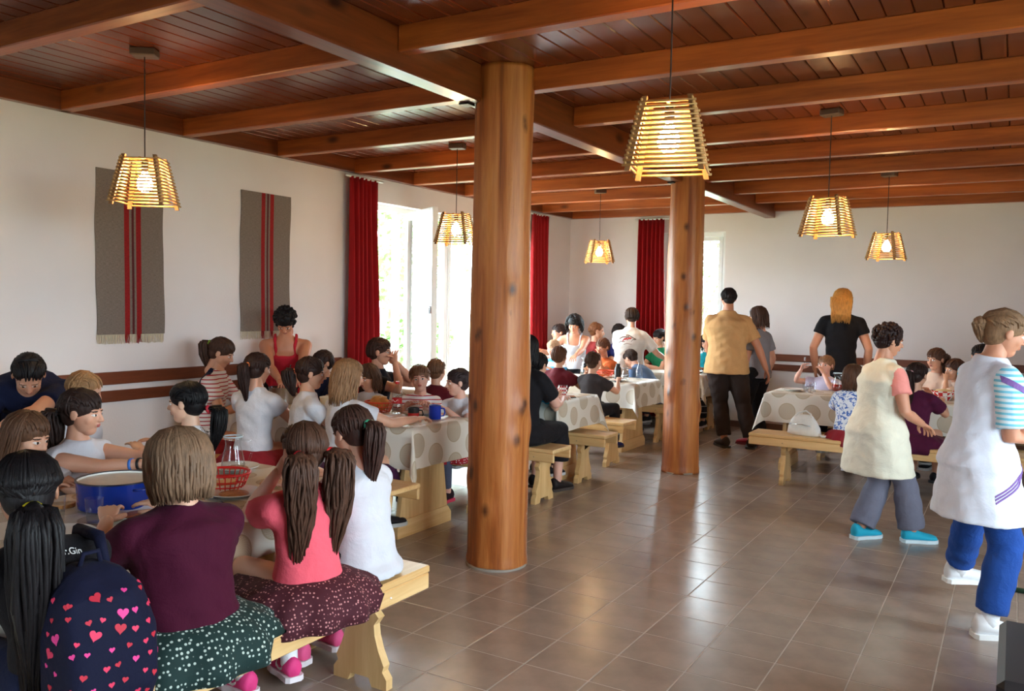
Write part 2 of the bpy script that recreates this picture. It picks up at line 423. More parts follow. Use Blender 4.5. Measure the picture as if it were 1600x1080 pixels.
piece('main_beam', (BX0, BX1, YR, YB, BBZ, ZB+.004), .008, M_BEAM)
piece('wall_beam', (XL, XL+.07, YR, YB, JB, ZB+.004), .004, M_BEAM)
piece('wall_beam', (XL+.07, BX0, YB-.09, YB, JB, ZB+.004), .004, M_JOIST)
piece('wall_beam', (BX1, XR, YB-.09, YB, JB, ZB+.004), .004, M_JOIST)

# ---- log columns
def column(label, x, y, r, seed):
    rg = np.random.default_rng(seed); m = MB(); nz, ns = 150, 84; H = ZB
    kn = [(rg.uniform(0, 6.28), rg.uniform(.3, 2.7), rg.uniform(.006, .016)) for _ in range(13)]
    ph = rg.uniform(0, 6.28, 6); rs = []; kv = []
    for i in range(nz+1):
        z = H*i/nz; ring = []
        for j in range(ns):
            a = 2*math.pi*j/ns
            q = r*(1+.02*(1-z/H)) + .006*math.sin(2*a+ph[0]+z*.6)+.004*math.sin(3*a+ph[1]-z*1.3)+.003*math.sin(5*a+ph[2]+z*2)+.004*math.sin(z*3.1+ph[3])
            kk = 0.
            for ka, kz, kh in kn:
                da = (a-ka+math.pi) % (2*math.pi)-math.pi
                q += kh*math.exp(-((da*r/.055)**2+((z-kz)/.075)**2)); kk = max(kk, math.exp(-((da*r/.026)**2+((z-kz)/.042)**2)))
            if z < .06: q += .004
            ring.append((q*math.cos(a), q*math.sin(a), z)); kv.append(kk)
        rs.append(ring)
    m.rings(rs)
    t = thing('log_column', label, 'column', (x, y, 0))
    tk = m.build('trunk', M_LOG, t, True)
    tk.data.attributes.new('knot', 'FLOAT', 'POINT').data.foreach_set('value', kv)
    sk = MB(); sk.lathe([(r*1.045, 0), (r*1.05, .012), (r*1.0, .018)], 40); sk.build('base_ring', plain('floor mastic', (150, 140, 130), .7), t, True)
    br = MB()                      # iron seat bracket under the beam
    br.box(BX0-x-.004, BX0-x+.06, -r-.02, -r+.06, BBZ-.012, BBZ); br.build('bracket', plain('dark iron', (30, 26, 24), .5, metal=.6), t)
    return t
column('thick near log column between the first two tables, knotty stripped wood', -2.715, 4.41, .182, 3)
column('farther log column beside the man in the tan shirt', -2.775, 7.92, .168, 11)

# ---- wall rails (double brown boards)
for n, (dims, zs) in enumerate((((XL, XL+.025, YR, 6.36), ((.825, .91), (.955, 1.05))), ((-3.05, XR, YB-.025, YB), ((.80, .885), (.93, 1.02))))):
    root = tag(link('trim_%d' % (n+1), None), kind='structure')
    for z0, z1 in zs:
        m = MB(); m.box(*dims, z0, z1, c=.004); m.build('rail_board', M_RAIL if n == 0 else M_RAIL_X, root)
bb = MB(); bb.box(XL, XL+.015, YR, W1[0], 0, .08); tag(bb.build('baseboard_left', plain('brown skirting tile', (120, 92, 78), .4)), kind='structure')
bb = MB(); bb.box(XL, XR, YB-.015, YB, 0, .085); tag(bb.build('baseboard_back', plain('brown skirting tile', (120, 92, 78), .4)), kind='structure')

# ---- windows
def frame_rect(m, fn, a0, a1, z0, z1, w, d0, d1):
    """frame of width w in the plane (a, z); fn maps (a0,a1,d0,d1,z0,z1) to a box"""
    for b in ((a0, a0+w, z0, z1), (a1-w, a1, z0, z1), (a0+w, a1-w, z0, z0+w), (a0+w, a1-w, z1-w, z1)):
        fn(m, b[0], b[1], d0, d1, b[2], b[3])
onL = lambda m, a0, a1, d0, d1, z0, z1: m.box(XL-d1, XL-d0, a0, a1, z0, z1, c=.004)
onB = lambda m, a0, a1, d0, d1, z0, z1: m.box(a0, a1, YB+d0, YB+d1, z0, z1, c=.004)
onR = lambda m, a0, a1, d0, d1, z0, z1: m.box(XR+d0, XR+d1, a0, a1, z0, z1, c=.004)
onK = lambda m, a0, a1, d0, d1, z0, z1: m.box(a0, a1, YR-d1, YR-d0, z0, z1, c=.004)
def window(n, fn, a0, a1, z0, z1, mull, d=.14, panes=True, open_bays=()):
    root = tag(link('window_%d' % n, None), kind='structure')
    m = MB(); frame_rect(m, fn, a0, a1, z0, z1, .06, d, d+.07); m.build('window_frame', M_WHITE, root)
    for a in mull:
        m = MB(); fn(m, a-.035, a+.035, d, d+.07, z0+.06, z1-.06); m.build('mullion', M_WHITE, root)
    ed = [a0+.06]+sum([[a-.035, a+.035] for a in mull], [])+[a1-.06]
    for i in range(0, len(ed), 2):
        if i//2 in open_bays: continue
        m = MB(); frame_rect(m, fn, ed[i]+.004, ed[i+1]-.004, z0+.064, z1-.064, .055, d-.01, d+.05); s = m.build('sash', M_WHITE, root)
        m = MB(); fn(m, ed[i]+.055, ed[i+1]-.055, d+.015, d+.021, z0+.115, z1-.115); m.build('pane', M_PANE, s)
    m = MB(); fn(m, a0-.03, a1+.03, -.03, d+.02, z0-.035, z0+.004); m.build('window_sill', M_WHITE, root)
    return root
w1 = window(1, onL, *W1, (7.44, 8.36, 9.2), open_bays=(0, 1))
# the casement that stands open into the room, hinged on the first mullion
cz0, cz1, cw = W1[2]+.07, W1[3]-.07, .86
def cbox(m, a0, a1, d0, d1, z0, z1): m.box(a0, a1, d0, d1, z0, z1, c=.004)
m = MB(); frame_rect(m, cbox, 0, cw, cz0, cz1, .085, -.03, .03)
me_c = m.mesh('casement_frame', M_WHITE)
cas = link('casement', me_c, w1, (XL-.02, 7.45, 0), (0, 0, R(-33)))
m = MB(); m.box(.07, cw-.07, -.003, .003, cz0+.07, cz1-.07); m.build('pane', M_PANE, cas)
m = MB(); m.box(cw-.06, cw-.03, -.045, -.03, 1.5, 1.58, c=.003); m.box(cw-.055, cw-.035, -.06, -.045, 1.42, 1.56, c=.003); m.build('handle', M_STEEL, cas)
window(2, onB, *W2, (), .10)
window(3, onR, *W3, (1.0, 2.2), .14); window(5, onR, *W5, (), .14); window(4, onK, *W4, (-2.0,), .14)

# ---- curtains
M_CURT = None
def mk_curt():
    t = NT('red curtain'); b = t.b
    c = s2l((176, 2, 18)); v = t.coord(); n = t.noise(v, 90, 2)
    b.inputs['Base Color'].default_value = c; b.inputs['Roughness'].default_value = .8; b.inputs['Sheen Weight'].default_value = .1
    tl = t.n('ShaderNodeBsdfTranslucent'); tl.inputs[0].default_value = c
    mx = t.n('ShaderNodeMixShader'); mx.inputs[0].default_value = .35
    t.l(b.outputs[0], mx.inputs[1]); t.l(tl.outputs[0], mx.inputs[2]); t.l(mx.outputs[0], t.t.nodes['Material Output'].inputs[0])
    t.bump(n, .1, .003); return t.m
M_CURT = mk_curt()
def curtain(label, along, a0, a1, fixed, sgn, z0=.06, z1=2.85, folds=6, seed=0, flare=.03):
    rg = np.random.default_rng(seed); m = MB(); nu, nz = folds*12, 26; rs = []
    ph = rg.uniform(0, 6.28, 3)
    t = thing('curtain', label, 'curtain', (XL, a0, 0) if along == 'y' else (a0, YB, 0), 0, 'red window curtains')
    w = a1-a0
    for k in range(nz+1):
        q = k/nz; z = z1+(z0-z1)*q; ring = []
        ww = w*(1+.22*max(0, q-.12)); amp = .028+.018*min(1, q*2)
        for i in range(nu+1):
            u = i/nu; d = fixed+amp*math.sin(u*folds*2*math.pi+.6*math.sin(q*2.2+ph[0]))+.012*math.sin(u*7+q*3+ph[1])
            a = u*ww+flare*q*math.sin(q*3+ph[2])*.5
            ring.append((d, a, z) if along == 'y' else (a, -d, z))
        rs.append(ring)
    back = [[(p[0]-.004, p[1], p[2]) if along == 'y' else (p[0], p[1]+.004, p[2]) for p in reversed(r)] for r in rs]
    m.rings([r+b for r, b in zip(rs, back)])
    m.build('drape', M_CURT, t, True)
    rd = MB()
    if along == 'y': rd.tube([(fixed, -.06, z1+.0), (fixed, w+.08, z1+.0)], .012, 8)
    else: rd.tube([(-.06, -fixed, z1), (w+.08, -fixed, z1)], .012, 8)
    rd.build('curtain_rod', M_WHITE, t, True)
    for i in range(7):
        a = w*(i+.5)/7; r = MB()
        r.lathe([(.009, -.004), (.013, -.004), (.013, .004), (.009, .004)], 12)
        r.xf(Matrix.Translation((fixed, a, z1) if along == 'y' else (a, -fixed, z1)) @ Matrix.Rotation(R(90), 4, 'X' if along == 'y' else 'Y'))
        r.build('ring', M_WHITE, t, True)
    return t
curtain('red curtain at the left edge of the big open window', 'y', 6.37, 6.79, .10, 1, seed=1)
curtain('red curtain hanging just right of the near log column', 'y', 10.02, 10.47, .10, 1, seed=2)
curtain('red curtain on the back wall left of the far column', 'x', -4.66, -4.27, .10, 1, seed=3)

# ---- wall hangings
def mk_weave(name, rgb):
    t = NT(name); c = s2l(rgb); v = t.coord('Object', (1, 260, 60)); n = t.noise(v, 1, 3, .7); v2 = t.coord('Object', (1, 40, 420)); n2 = t.noise(v2, 1, 2)
    mm = t.math('ADD', t.math('MULTIPLY', n, .5), t.math('MULTIPLY', n2, .5))
    t.l(t.ramp(mm, [(.32, lin(c, .55)), (.66, lin(c, 1.25))]), t.b.inputs['Base Color']); t.b.inputs['Roughness'].default_value = .95
    t.bump(mm, .5, .006); return t.m
M_WG = mk_weave('grey handwoven wool', (132, 118, 108)); M_WR = mk_weave('red wool', (150, 22, 24)); M_WD = mk_weave('dark red wool', (92, 30, 32)); M_FR = plain('cream fringe', (205, 190, 165), .9)
def hanging(label, y0, y1, z0, z1, seed):
    t = thing('wall_hanging', label, 'wall hanging', (XL, y0, z0), 0, 'woven hangings on the left wall'); w = y1-y0; h = z1-z0
    cuts = [(0, .40, 0), (.40, .475, 1), (.475, .51, 0), (.51, .545, 2), (.545, .575, 0), (.575, .65, 1), (.65, 1, 0)]
    rg = np.random.default_rng(seed)
    for k, (a, b, mi) in enumerate(cuts):
        m = MB(); rs = []
        for i in range(25):
            z = h*i/24; wob = .006*math.sin(z*5+seed)+.003*math.sin(z*13)
            ya = a*w+(wob if a == 0 else 0); yb = b*w+(wob*.8 if b == 1 else 0)
            d = .012+.004*math.sin(z*4+seed)
            rs.append([(.004, ya, z), (d, ya, z), (d, yb, z), (.004, yb, z)])
        m.rings(rs)
        o = m.build('stripe' if mi else 'woven_panel', (M_WG, M_WR, M_WD)[mi], t)
        if mi == 1: o['label'] = 'red stripe'
        if mi == 2: o['label'] = 'thin dark red stripe'
    m = MB()
    for i in range(74):
        y = w*(i+.5)/74; col = 1 if (.40 < y/w < .475 or .575 < y/w < .65) else 0
        m.tube([(.01, y, .005), (.011, y+rg.normal(0, .003), -.03), (.012, y+rg.normal(0, .005), -.062-rg.uniform(0, .012))], [.0035, .003, .002], 4, mi=col)
    tag(m.build('fringe', [M_FR, M_WR], t), kind='stuff')
hanging('larger woven grey hanging with red stripes behind the left lamp', 3.74, 4.31, 1.33, 2.555, 1)
hanging('woven grey hanging with red stripes above the woman in red', 5.08, 5.66, 1.33, 2.56, 2)

# ---- pendant lamps
M_STICK = wood('lamp stick', (206, 160, 100), (168, 116, 62), 0, .5, 20, .05)
M_POST = wood('lamp post stick', (150, 104, 62), (110, 72, 40), 2, .5, 20, .05)
M_BULB = plain('glowing bulb', (255, 240, 220), .3, emit=((255, 214, 150), BULB))
def make_lamp():
    t = thing('pendant_lamp', 'lamp', 'lamp', (0, 0, 0), 0, 'slatted wooden pendant lamps')
    m = MB(); m.box(-.07, .07, -.05, .05, 2.985, ZB, c=.006); m.build('ceiling_rose', plain('brown grey rose', (98, 76, 62), .5), t)
    m = MB(); m.tube([(0, 0, 2.99), (0, 0, 2.33)], .0035, 6); m.build('cord', plain('brown flex', (40, 24, 18), .6), t)
    zt, zb, at, ab = 2.41, 2.145, .085, .138       # half widths at top and bottom (post centres)
    for sx in (-1, 1):
        for sy in (-1, 1):
            m = MB(); rs = []
            for z, a in ((zt+.012, at), (zb-.012, ab)):
                c = Vector((sx*a, sy*a, z)); e = .010
                rs.append([c+Vector((-e, -e, 0)), c+Vector((e, -e, 0)), c+Vector((e, e, 0)), c+Vector((-e, e, 0))])
            m.rings(rs); m.build('corner_post', M_POST, t)
    n = 14
    for i in range(n):
        q = (i+.5)/n; z = zt+(zb-zt)*q; a = at+(ab-at)*q
        for k in range(4):
            me = MB(); Ls = a+.022; rad = .0052
            me.tube([(-Ls, 0, 0), (Ls, 0, 0)], rad, 6)
            zz = z+(.007 if k % 2 else 0)
            s = me.build('slat', M_STICK, t, True)
            s.location = (0, (a+.008)*(1 if k < 2 else -1), zz) if k % 2 == 0 else ((a+.008)*(1 if k < 2 else -1), 0, zz)
            if k % 2: s.rotation_euler = (0, 0, R(90))
    m = MB(); m.box(-at, at, -.006, .006, zt-.008, zt); m.box(-.006, .006, -at, at, zt-.0081, zt-.0001); m.build('cross_bar', M_STICK, t)
    m = MB(); m.lathe([(.012, 2.405), (.02, 2.40), (.02, 2.345), (.016, 2.335)], 14); m.build('bulb_socket', M_BLACK, t, True)
    m = MB(); m.lathe([(.014, 2.337), (.02, 2.32), (.036, 2.295), (.044, 2.265), (.036, 2.236), (.018, 2.221), (.003, 2.217)], 16); m.build('bulb', M_BULB, t, True)
    return t
lamp = make_lamp()
for i, (x, y, a, lab) in enumerate((
        (-4.33, 3.10, 35, 'lit slatted pendant lamp in front of the left woven hanging'),
        (-1.19, 3.16, 14, 'lit slatted pendant lamp hanging nearest, upper centre, the largest'),
        (-4.33, 6.24, 15, 'lit slatted pendant lamp in front of the open window'),
        (-1.17, 6.30, -10, 'lit slatted pendant lamp above the blond woman'),
        (-4.42, 9.46, 40, 'lit slatted pendant lamp between the two far red curtains'),
        (-1.16, 9.38, -14, 'lit slatted pendant lamp farthest right, above the right table'))):
    o = lamp if i == 0 else copy_tree(lamp)
    o.location = (x, y, 0); o.rotation_euler = (0, 0, R(a)); o['label'] = lab

# ================================================================== TABLES, BENCHES, CLOTHS
BZ, TZ = .46, .77
def bench(label, axis, a0, a1, b0, b1, legs):
    """axis 'x' or 'y': the long direction runs a0..a1; width b0..b1 on the other axis"""
    t = thing('bench', label, 'bench', ((a0+a1)/2, (b0+b1)/2, 0) if axis == 'x' else ((b0+b1)/2, (a0+a1)/2, 0), 0, 'pine benches')
    l, w = (a1-a0)/2, (b1-b0)/2
    mat = M_PINE if axis == 'x' else M_PINE_Y
    def bx(m, u0, u1, v0, v1, z0, z1, c):
        m.box(u0, u1, v0, v1, z0, z1, c=c) if axis == 'x' else m.box(v0, v1, u0, u1, z0, z1, c=c)
    m = MB(); bx(m, -l, l, -w, w, BZ-.032, BZ, .006); m.build('seat', mat, t)
    for sg in (-1, 1):
        m = MB(); v = sg*(w-.016); bx(m, -l+.002, l-.002, v-.013, v+.013, BZ-.105, BZ-.033, .005); m.build('apron', mat, t)
        for q in legs:
            u = q-(a0+a1)/2; s = MB(); s.ball((0, 0, 0), .005, 6, 5)
            p = (u, v+sg*.0135, BZ-.07) if axis == 'x' else (v+sg*.0135, u, BZ-.07)
            s.xf(Matrix.Translation(p)); s.build('screw', M_STEEL, t)
    half = [(w-.045, BZ-.034), (w-.055, .36), (w-.075, .325), (w-.05, .30), (w-.075, .265), (w-.07, .22), (w-.05, .16), (w-.02, .10), (w-.028, .075), (w-.005, .045), (w-.005, 0), (w-.085, 0), (w-.10, .035)]
    prof = half+[(-y, z) for y, z in reversed(half)]
    for q in legs:
        u = q-(a0+a1)/2; m = MB()
        f = (lambda d: (lambda p: (u+d, p[0], p[1]))) if axis == 'x' else (lambda d: (lambda p: (p[0], u+d, p[1])))
        m.prism(prof, f(-.02), f(.02)); m.build('leg', M_PINE_Z, t)
    for q in legs[:1]+legs[-1:]:
        u = q-(a0+a1)/2; sg = 1 if u < 0 else -1; m = MB(); d = -1 if u < 0 else 1
        tri = [(u-d*.02, BZ-.034), (u-d*.16, BZ-.034), (u-d*.02, BZ-.17)]
        f = (lambda e: (lambda p: (p[0], e, p[1]))) if axis == 'x' else (lambda e: (lambda p: (e, p[0], p[1])))
        m.prism(tri, f(-.014), f(.014)); m.build('gusset', M_PINE_Z, t)
    return t
bench('pine bench nearest the camera, with the girl in pink', 'y', .2, 2.97, -2.47, -2.17, [.55, 2.70])
bench('pine bench behind the nearest table, along the left wall', 'y', .5, 3.0, -3.95, -3.65, [.8, 2.75])
bench('pine bench in front of the second table, under girls in white', 'x', -5.45, -3.22, 3.98, 4.29, [-5.15, -3.45])
bench('pine bench on the window side of the second table', 'x', -5.35, -3.28, 5.34, 5.63, [-5.1, -3.55])
bench('pine bench under the woman in black by the near column', 'x', -5.3, -3.10, 5.87, 6.19, [-5.0, -3.28])
bench('short pine stool under the end of the third table', 'x', -3.51, -3.08, 6.80, 7.10, [-3.36])
bench('pine bench with the boys in maroon and dark grey', 'x', -5.3, -3.27, 7.66, 8.0, [-5.0, -3.47])
bench('pine bench on the far side of the fourth table', 'x', -5.3, -3.4, 9.42, 9.72, [-5.0, -3.62])
bench('pine bench by the back wall behind the farthest table', 'x', -5.2, -3.25, 10.82, 11.12, [-4.9, -3.45])
bench('long pine bench with a white handbag at the right table', 'x', -2.09, .9, 7.84, 8.17, [-1.78, .6])
bench('pine bench at the back wall side of the right table', 'x', -2.05, .9, 9.40, 9.70, [-1.75, .6])

def mk_print():
    t = NT('doily print tablecloth'); uv = t.n('ShaderNodeTexCoord').outputs['UV']
    sp = t.n('ShaderNodeSeparateXYZ'); t.l(uv, sp.inputs[0])
    P = .235
    row = t.math('FLOOR', t.math('DIVIDE', sp.outputs[1], P*.9))
    off = t.math('MULTIPLY', t.math('FRACT', t.math('MULTIPLY', row, .5)), P)
    jit = t.math('MULTIPLY', t.math('SINE', t.math('MULTIPLY', row, 7.3)), .03)
    xx = t.math('ADD', t.math('ADD', sp.outputs[0], off), jit)
    fx = t.math('SUBTRACT', t.math('FRACT', t.math('DIVIDE', xx, P)), .5)
    fy = t.math('SUBTRACT', t.math('FRACT', t.math('DIVIDE', sp.outputs[1], P*.9)), .5)
    dx = t.math('MULTIPLY', fx, P); dy = t.math('MULTIPLY', fy, P*.9)
    d = t.math('SQRT', t.math('ADD', t.math('MULTIPLY', dx, dx), t.math('MULTIPLY', dy, dy)))
    inside = t.math('LESS_THAN', d, .082)
    ang = t.math('ARCTAN2', dy, dx)
    rings = t.math('SINE', t.math('MULTIPLY', d, 520)); spokes = t.math('SINE', t.math('MULTIPLY', ang, 26))
    lace = t.math('GREATER_THAN', t.math('MULTIPLY', rings, spokes), .25)
    edge = t.math('GREATER_THAN', d, .074)
    k = t.math('MULTIPLY', inside, t.math('ADD', .6, t.math('MULTIPLY', t.math('MAXIMUM', lace, edge), .4)))
    t.l(t.mix(k, s2l((226, 219, 206)), s2l((186, 169, 142))), t.b.inputs['Base Color'])
    t.b.inputs['Roughness'].default_value = .42; t.b.inputs['Specular IOR Level'].default_value = .4
    return t.m
M_PRINT = mk_print()
def table(label, clabel, x0, x1, y0, y1, axis, over=.27, seed=0):
    cx, cy = (x0+x1)/2, (y0+y1)/2; a, b = (x1-x0)/2, (y1-y0)/2
    t = thing('trestle_table', label, 'table', (cx, cy, 0), 0, 'pine trestle tables')
    n = 5
    for i in range(n):
        m = MB()
        if axis == 'x': m.box(-a, a, -b+2*b*i/n+.001, -b+2*b*(i+1)/n-.001, TZ-.04, TZ, c=.003)
        else: m.box(-a+2*a*i/n+.001, -a+2*a*(i+1)/n-.001, -b, b, TZ-.04, TZ, c=.003)
        m.build('top_plank', M_PINE if axis == 'x' else M_PINE_Y, t)
    L, w = (a, b) if axis == 'x' else (b, a)
    prof = [(-w*.62, TZ-.04), (-w*.62, .52), (-w*.80, .13), (-w*.80, .12), (w*.80, .12), (w*.80, .13), (w*.62, .52), (w*.62, TZ-.04)]
    foot = [(-w*.9, 0), (w*.9, 0), (w*.9, .07), (w*.78, .12), (-w*.78, .12), (-w*.9, .07)]
    for sg in (-1, 1):
        u = sg*(L-.17)
        f = (lambda d: (lambda p: (u+d, p[0], p[1]))) if axis == 'x' else (lambda d: (lambda p: (p[0], u+d, p[1])))
        m = MB(); m.prism(prof, f(-.018), f(.018)); m.build('trestle_panel', M_PINE_Z, t)
        m = MB(); m.prism(foot, f(-.03), f(.03)); m.build('foot', M_PINE_Y if axis == 'x' else M_PINE, t)
    m = MB()
    if axis == 'x': m.box(-L+.19, L-.19, -.015, .015, .28, .38, c=.004)
    else: m.box(-.015, .015, -L+.19, L-.19, .28, .38, c=.004)
    m.build('stretcher', M_PINE if axis == 'x' else M_PINE_Y, t)
    # cloth
    m = MB(); a += .004; b += .004; d = over; st = .03
    us = np.unique(np.concatenate([np.arange(-a-d, -a, st), np.linspace(-a, a, max(8, int(2*a/.08))), a+d-np.arange(0, d, st)]).round(4))
    vs = np.unique(np.concatenate([np.arange(-b-d, -b, st), np.linspace(-b, b, max(8, int(2*b/.08))), b+d-np.arange(0, d, st)]).round(4))
    rg = np.random.default_rng(seed+50); ph = rg.uniform(0, 6.28, 8); uvs = []
    def pos(u, v):
        ox, oy = max(0, abs(u)-a), max(0, abs(v)-b); sx, sy = (1 if u > 0 else -1), (1 if v > 0 else -1)
        z = TZ+.003
        if ox == 0 and oy == 0: return (u, v, z)
        if oy == 0: 
            w_ = .012*math.sin(v*9+ph[0])*min(1, ox/.2); return (sx*(a+.01*min(1, ox/.02)+.05*ox+w_), v, z-ox)
        if ox == 0:
            w_ = .012*math.sin(u*8+ph[1])*min(1, oy/.2); return (u, sy*(b+.01*min(1, oy/.02)+.05*oy+w_), z-oy)
        rho = math.hypot(ox, oy); phi = math.atan2(oy, ox); q = math.sin(2*phi)**2
        rr = .01+rho*(.05+.26*q)
        return (sx*(a+rr*math.cos(phi)), sy*(b+rr*math.sin(phi)), z-rho*(1-.05*q))
    for v in vs:
        for u in us: m.v.append(pos(u, v)); uvs.append((u+seed*.37, v+seed*.21))
    nu = len(us)
    for j in range(len(vs)-1):
        for i in range(nu-1): m.f.append((j*nu+i, j*nu+i+1, (j+1)*nu+i+1, (j+1)*nu+i)); m.m.append(0)
    m.uv = uvs; me = m.mesh('tablecloth', M_PRINT, True)
    c = link('tablecloth', me, None, (cx, cy, 0)); tag(c, clabel, 'tablecloth', 'doily print tablecloths')
    return t
table('pine trestle table nearest the camera on the left', 'doily print cloth on the nearest table, behind the girl in pink', -3.42, -2.70, .6, 3.02, 'y', .24, 0)
table('pine trestle table left of the near log column', 'doily print cloth with a hanging corner left of the near column', -5.3, -3.40, 4.43, 5.13, 'x', .27, 1)
table('pine trestle table just right of the near column', 'doily print cloth with checked mug, just right of the near column', -5.3, -3.38, 6.43, 7.25, 'x', .27, 2)
table('pine trestle table left of the farther log column', 'doily print cloth left of the farther column, with black flask', -5.3, -3.52, 8.5, 9.25, 'x', .27, 3)
table('pine trestle table farthest back behind the farther column', 'doily print cloth behind the farther column, by the man', -4.55, -3.30, 10.14, 10.7, 'x', .27, 4)
table('pine trestle table on the right with its long bench', 'doily print cloth on the right table behind the handbag', -2.12, .9, 8.55, 9.25, 'x', .28, 5)

# ================================================================== PEOPLE
def arr_join(parts):
    """parts: (verts array, faces list, mat index or list)"""
    V = []; Fs = []; Ms = []; o = 0
    for v, f, m in parts:
        V.append(np.asarray(v, float)); Fs += [tuple(i+o for i in q) for q in f]
        Ms += [m]*len(f) if isinstance(m, int) else list(m); o += len(v)
    return np.concatenate(V), Fs, Ms
def mesh_from(name, V, Fs, Ms, mats, smooth=True):
    me = bpy.data.meshes.new(name); me.from_pydata(V.tolist() if hasattr(V, 'tolist') else V, [], Fs)
    for m in mats: me.materials.append(m)
    if Ms is not None: me.polygons.foreach_set('material_index', Ms)
    me.polygons.foreach_set('use_smooth', [smooth]*len(me.polygons)); me.update(); return me
def xfv(V, M):
    A = np.array(M); return V @ A[:3, :3].T + A[:3, 3]

def head_template(vox):
    m = MB()
    m.ball((0, -.06, .13), (.345, .42, .37), 28, 18); m.ball((0, .08, -.08), (.285, .29, .385), 28, 18)
    m.ball((0, .16, -.36), (.165, .165, .135), 16, 10); m.ball((0, .06, -.27), (.23, .22, .18), 18, 12)
    for s in (-1, 1):
        m.ball((s*.155, .2, -.11), (.12, .13, .13), 14, 10); m.ball((s*.352, -.03, -.02), (.035, .085, .125), 12, 9)
        m.ball((s*.125, .315, .0), (.062, .05, .05), 14, 10); m.ball((s*.042, .395, -.125), (.035, .045, .03), 10, 8)
        m.ball((s*.12, .315, .085), (.1, .05, .032), 12, 8)
    m.tube([(0, .345, .07), (0, .40, -.03), (0, .44, -.11)], [.035, .04, .048], 10, round_ends=True)
    m.ball((0, .362, -.215), (.085, .045, .022), 14, 8); m.ball((0, .355, -.262), (.07, .045, .026), 14, 8)
    m.tube([(0, -.09, -.2), (0, -.13, -.75)], [.2, .2], 20, round_ends=True)
    me = remesh(m, vox, 3); V, Fs = mesh_arrays(me); bpy.data.meshes.remove(me)
    Ms = []
    for f in Fs:
        c = V[list(f)].mean(0); x, y, z = abs(c[0]), c[1], c[2]; k = 0
        if y > .24:
            e = ((x-.128)/.066)**2+((z-.003)/.03)**2
            if e < 1: k = 2
            if ((x-.128)/.03)**2+((z-.003)/.031)**2 < 1 and y > .3: k = 3
            if abs(z-(.088-.35*(x-.13)**2*4)) < .016 and .05 < x < .22 and k == 0: k = 4
            if x < .095 and ((z+.237)/.042)**2+(x/.1)**2 < 1 and y > .36: k = 1
        Ms.append(k)
    return V, Fs, Ms
HEADS = {'n': head_template(.021), 'f': head_template(.034)}
def cap_template(tight, vox=.035):
    m = MB()
    m.ball((0, -.08, .165), (.375*tight, .435*tight, .372*tight), 28, 18); m.ball((0, -.20, -.02), (.315*tight, .285*tight, .33*tight), 24, 16)
    me = remesh(m, vox, 5); V, Fs = mesh_arrays(me); bpy.data.meshes.remove(me); return V, Fs
CAPS = {'full': cap_template(1.02), 'tight': cap_template(.975)}

def hand_mesh(curl, side):
    """wrist at origin, fingers +y, palm -z; side +1 right hand (thumb to -x), -1 left"""
    m = MB(); s = -side
    m.loft([(Vector((0, -.012, 0)), .023, .017, Vector((0, 0, 1))), (Vector((0, .02, 0)), .031, .0165, Vector((0, 0, 1))), (Vector((0, .06, 0)), .040, .0145, Vector((0, 0, 1))),
            (Vector((0, .088, -.002)), .040, .012, Vector((0, 0, 1))), (Vector((0, .098, -.003)), .034, .008, Vector((0, 0, 1)))], 14)
    for i, (bx, L, rr) in enumerate(((.030, .070, .0088), (.0105, .078, .009), (-.0095, .073, .0087), (-.029, .057, .0078))):
        p = Vector((s*bx, .085, -.002)); a = curl*.35; pts = [p]; d0 = s*bx*1.2
        for k, q in enumerate((.48, .29, .23)):
            a += curl*(.35, .45, .4)[k]
            p = p+Vector((d0*q*.4, math.cos(a)*L*q, -math.sin(a)*L*q)); pts.append(p)
        m.tube(pts, [rr*1.05, rr, rr*.92, rr*.8], 8, round_ends=True)
    p = Vector((s*.022, .018, -.004)); pts = [p, p+Vector((s*.026, .026, -.010)), p+Vector((s*.036, .054, -.018-.01*curl)), p+Vector((s*.034, .076, -.024-.02*curl))]
    m.tube(pts, [.0135, .0125, .0108, .0085], 8, round_ends=True)
    return np.array(m.v), m.f
HANDS = {(c, s): hand_mesh(cv, s) for c, cv in (('open', .25), ('relax', .6), ('grip', 1.35)) for s in (-1, 1)}

def ik(a, b, l1, l2, pole):
    d = b-a; L = d.length
    if L > (l1+l2)*.995: b = a+d*((l1+l2)*.995/L); d = b-a; L = d.length
    n = d/L; x = (l1*l1-l2*l2+L*L)/(2*L); hh = math.sqrt(max(l1*l1-x*x, 0)); p = pole-n*pole.dot(n); p.normalize()
    return a+n*x+p*hh, b

def strands_scalp(mb, M, hh, gathers, n, rad, rg, part=True):
    c = Vector((0, -.08, .165)); rr = Vector((.375*1.03, .435*1.03, .372*1.03))
    for _ in range(n):
        th = rg.uniform(-2.3, 2.3)            # 0 = forehead
        el = (.30-.33*abs(th)/2.3)+rg.normal(0, .1)
        d0 = Vector((math.sin(th)*math.cos(el), math.cos(th)*math.cos(el), math.sin(el))).normalized()
        g = gathers[0] if len(gathers) == 1 else (gathers[0] if d0.x < 0 else gathers[1])
        d1 = Vector(((g[0]-c.x)/rr.x, (g[1]-c.y)/rr.y, (g[2]-c.z)/rr.z)).normalized()
        top = Vector((d0.x*.4, d0.y*.35-.1, .9)).normalized()
        pts = []
        for i in range(8):
            q = i/7; d = d0*(1-q)**2+top*2*q*(1-q)*(.75 if abs(th) < 1.2 else .25)+d1*q*q; d.normalize()
            k = 1+.012*math.sin(q*9+th*5)
            pts.append(M @ Vector((c.x+d.x*rr.x*k, c.y+d.y*rr.y*k, c.z+d.z*rr.z*k)))
        mb.tube(pts, [rad*hh*.5]+[rad*hh]*6+[rad*hh*.6], 4)
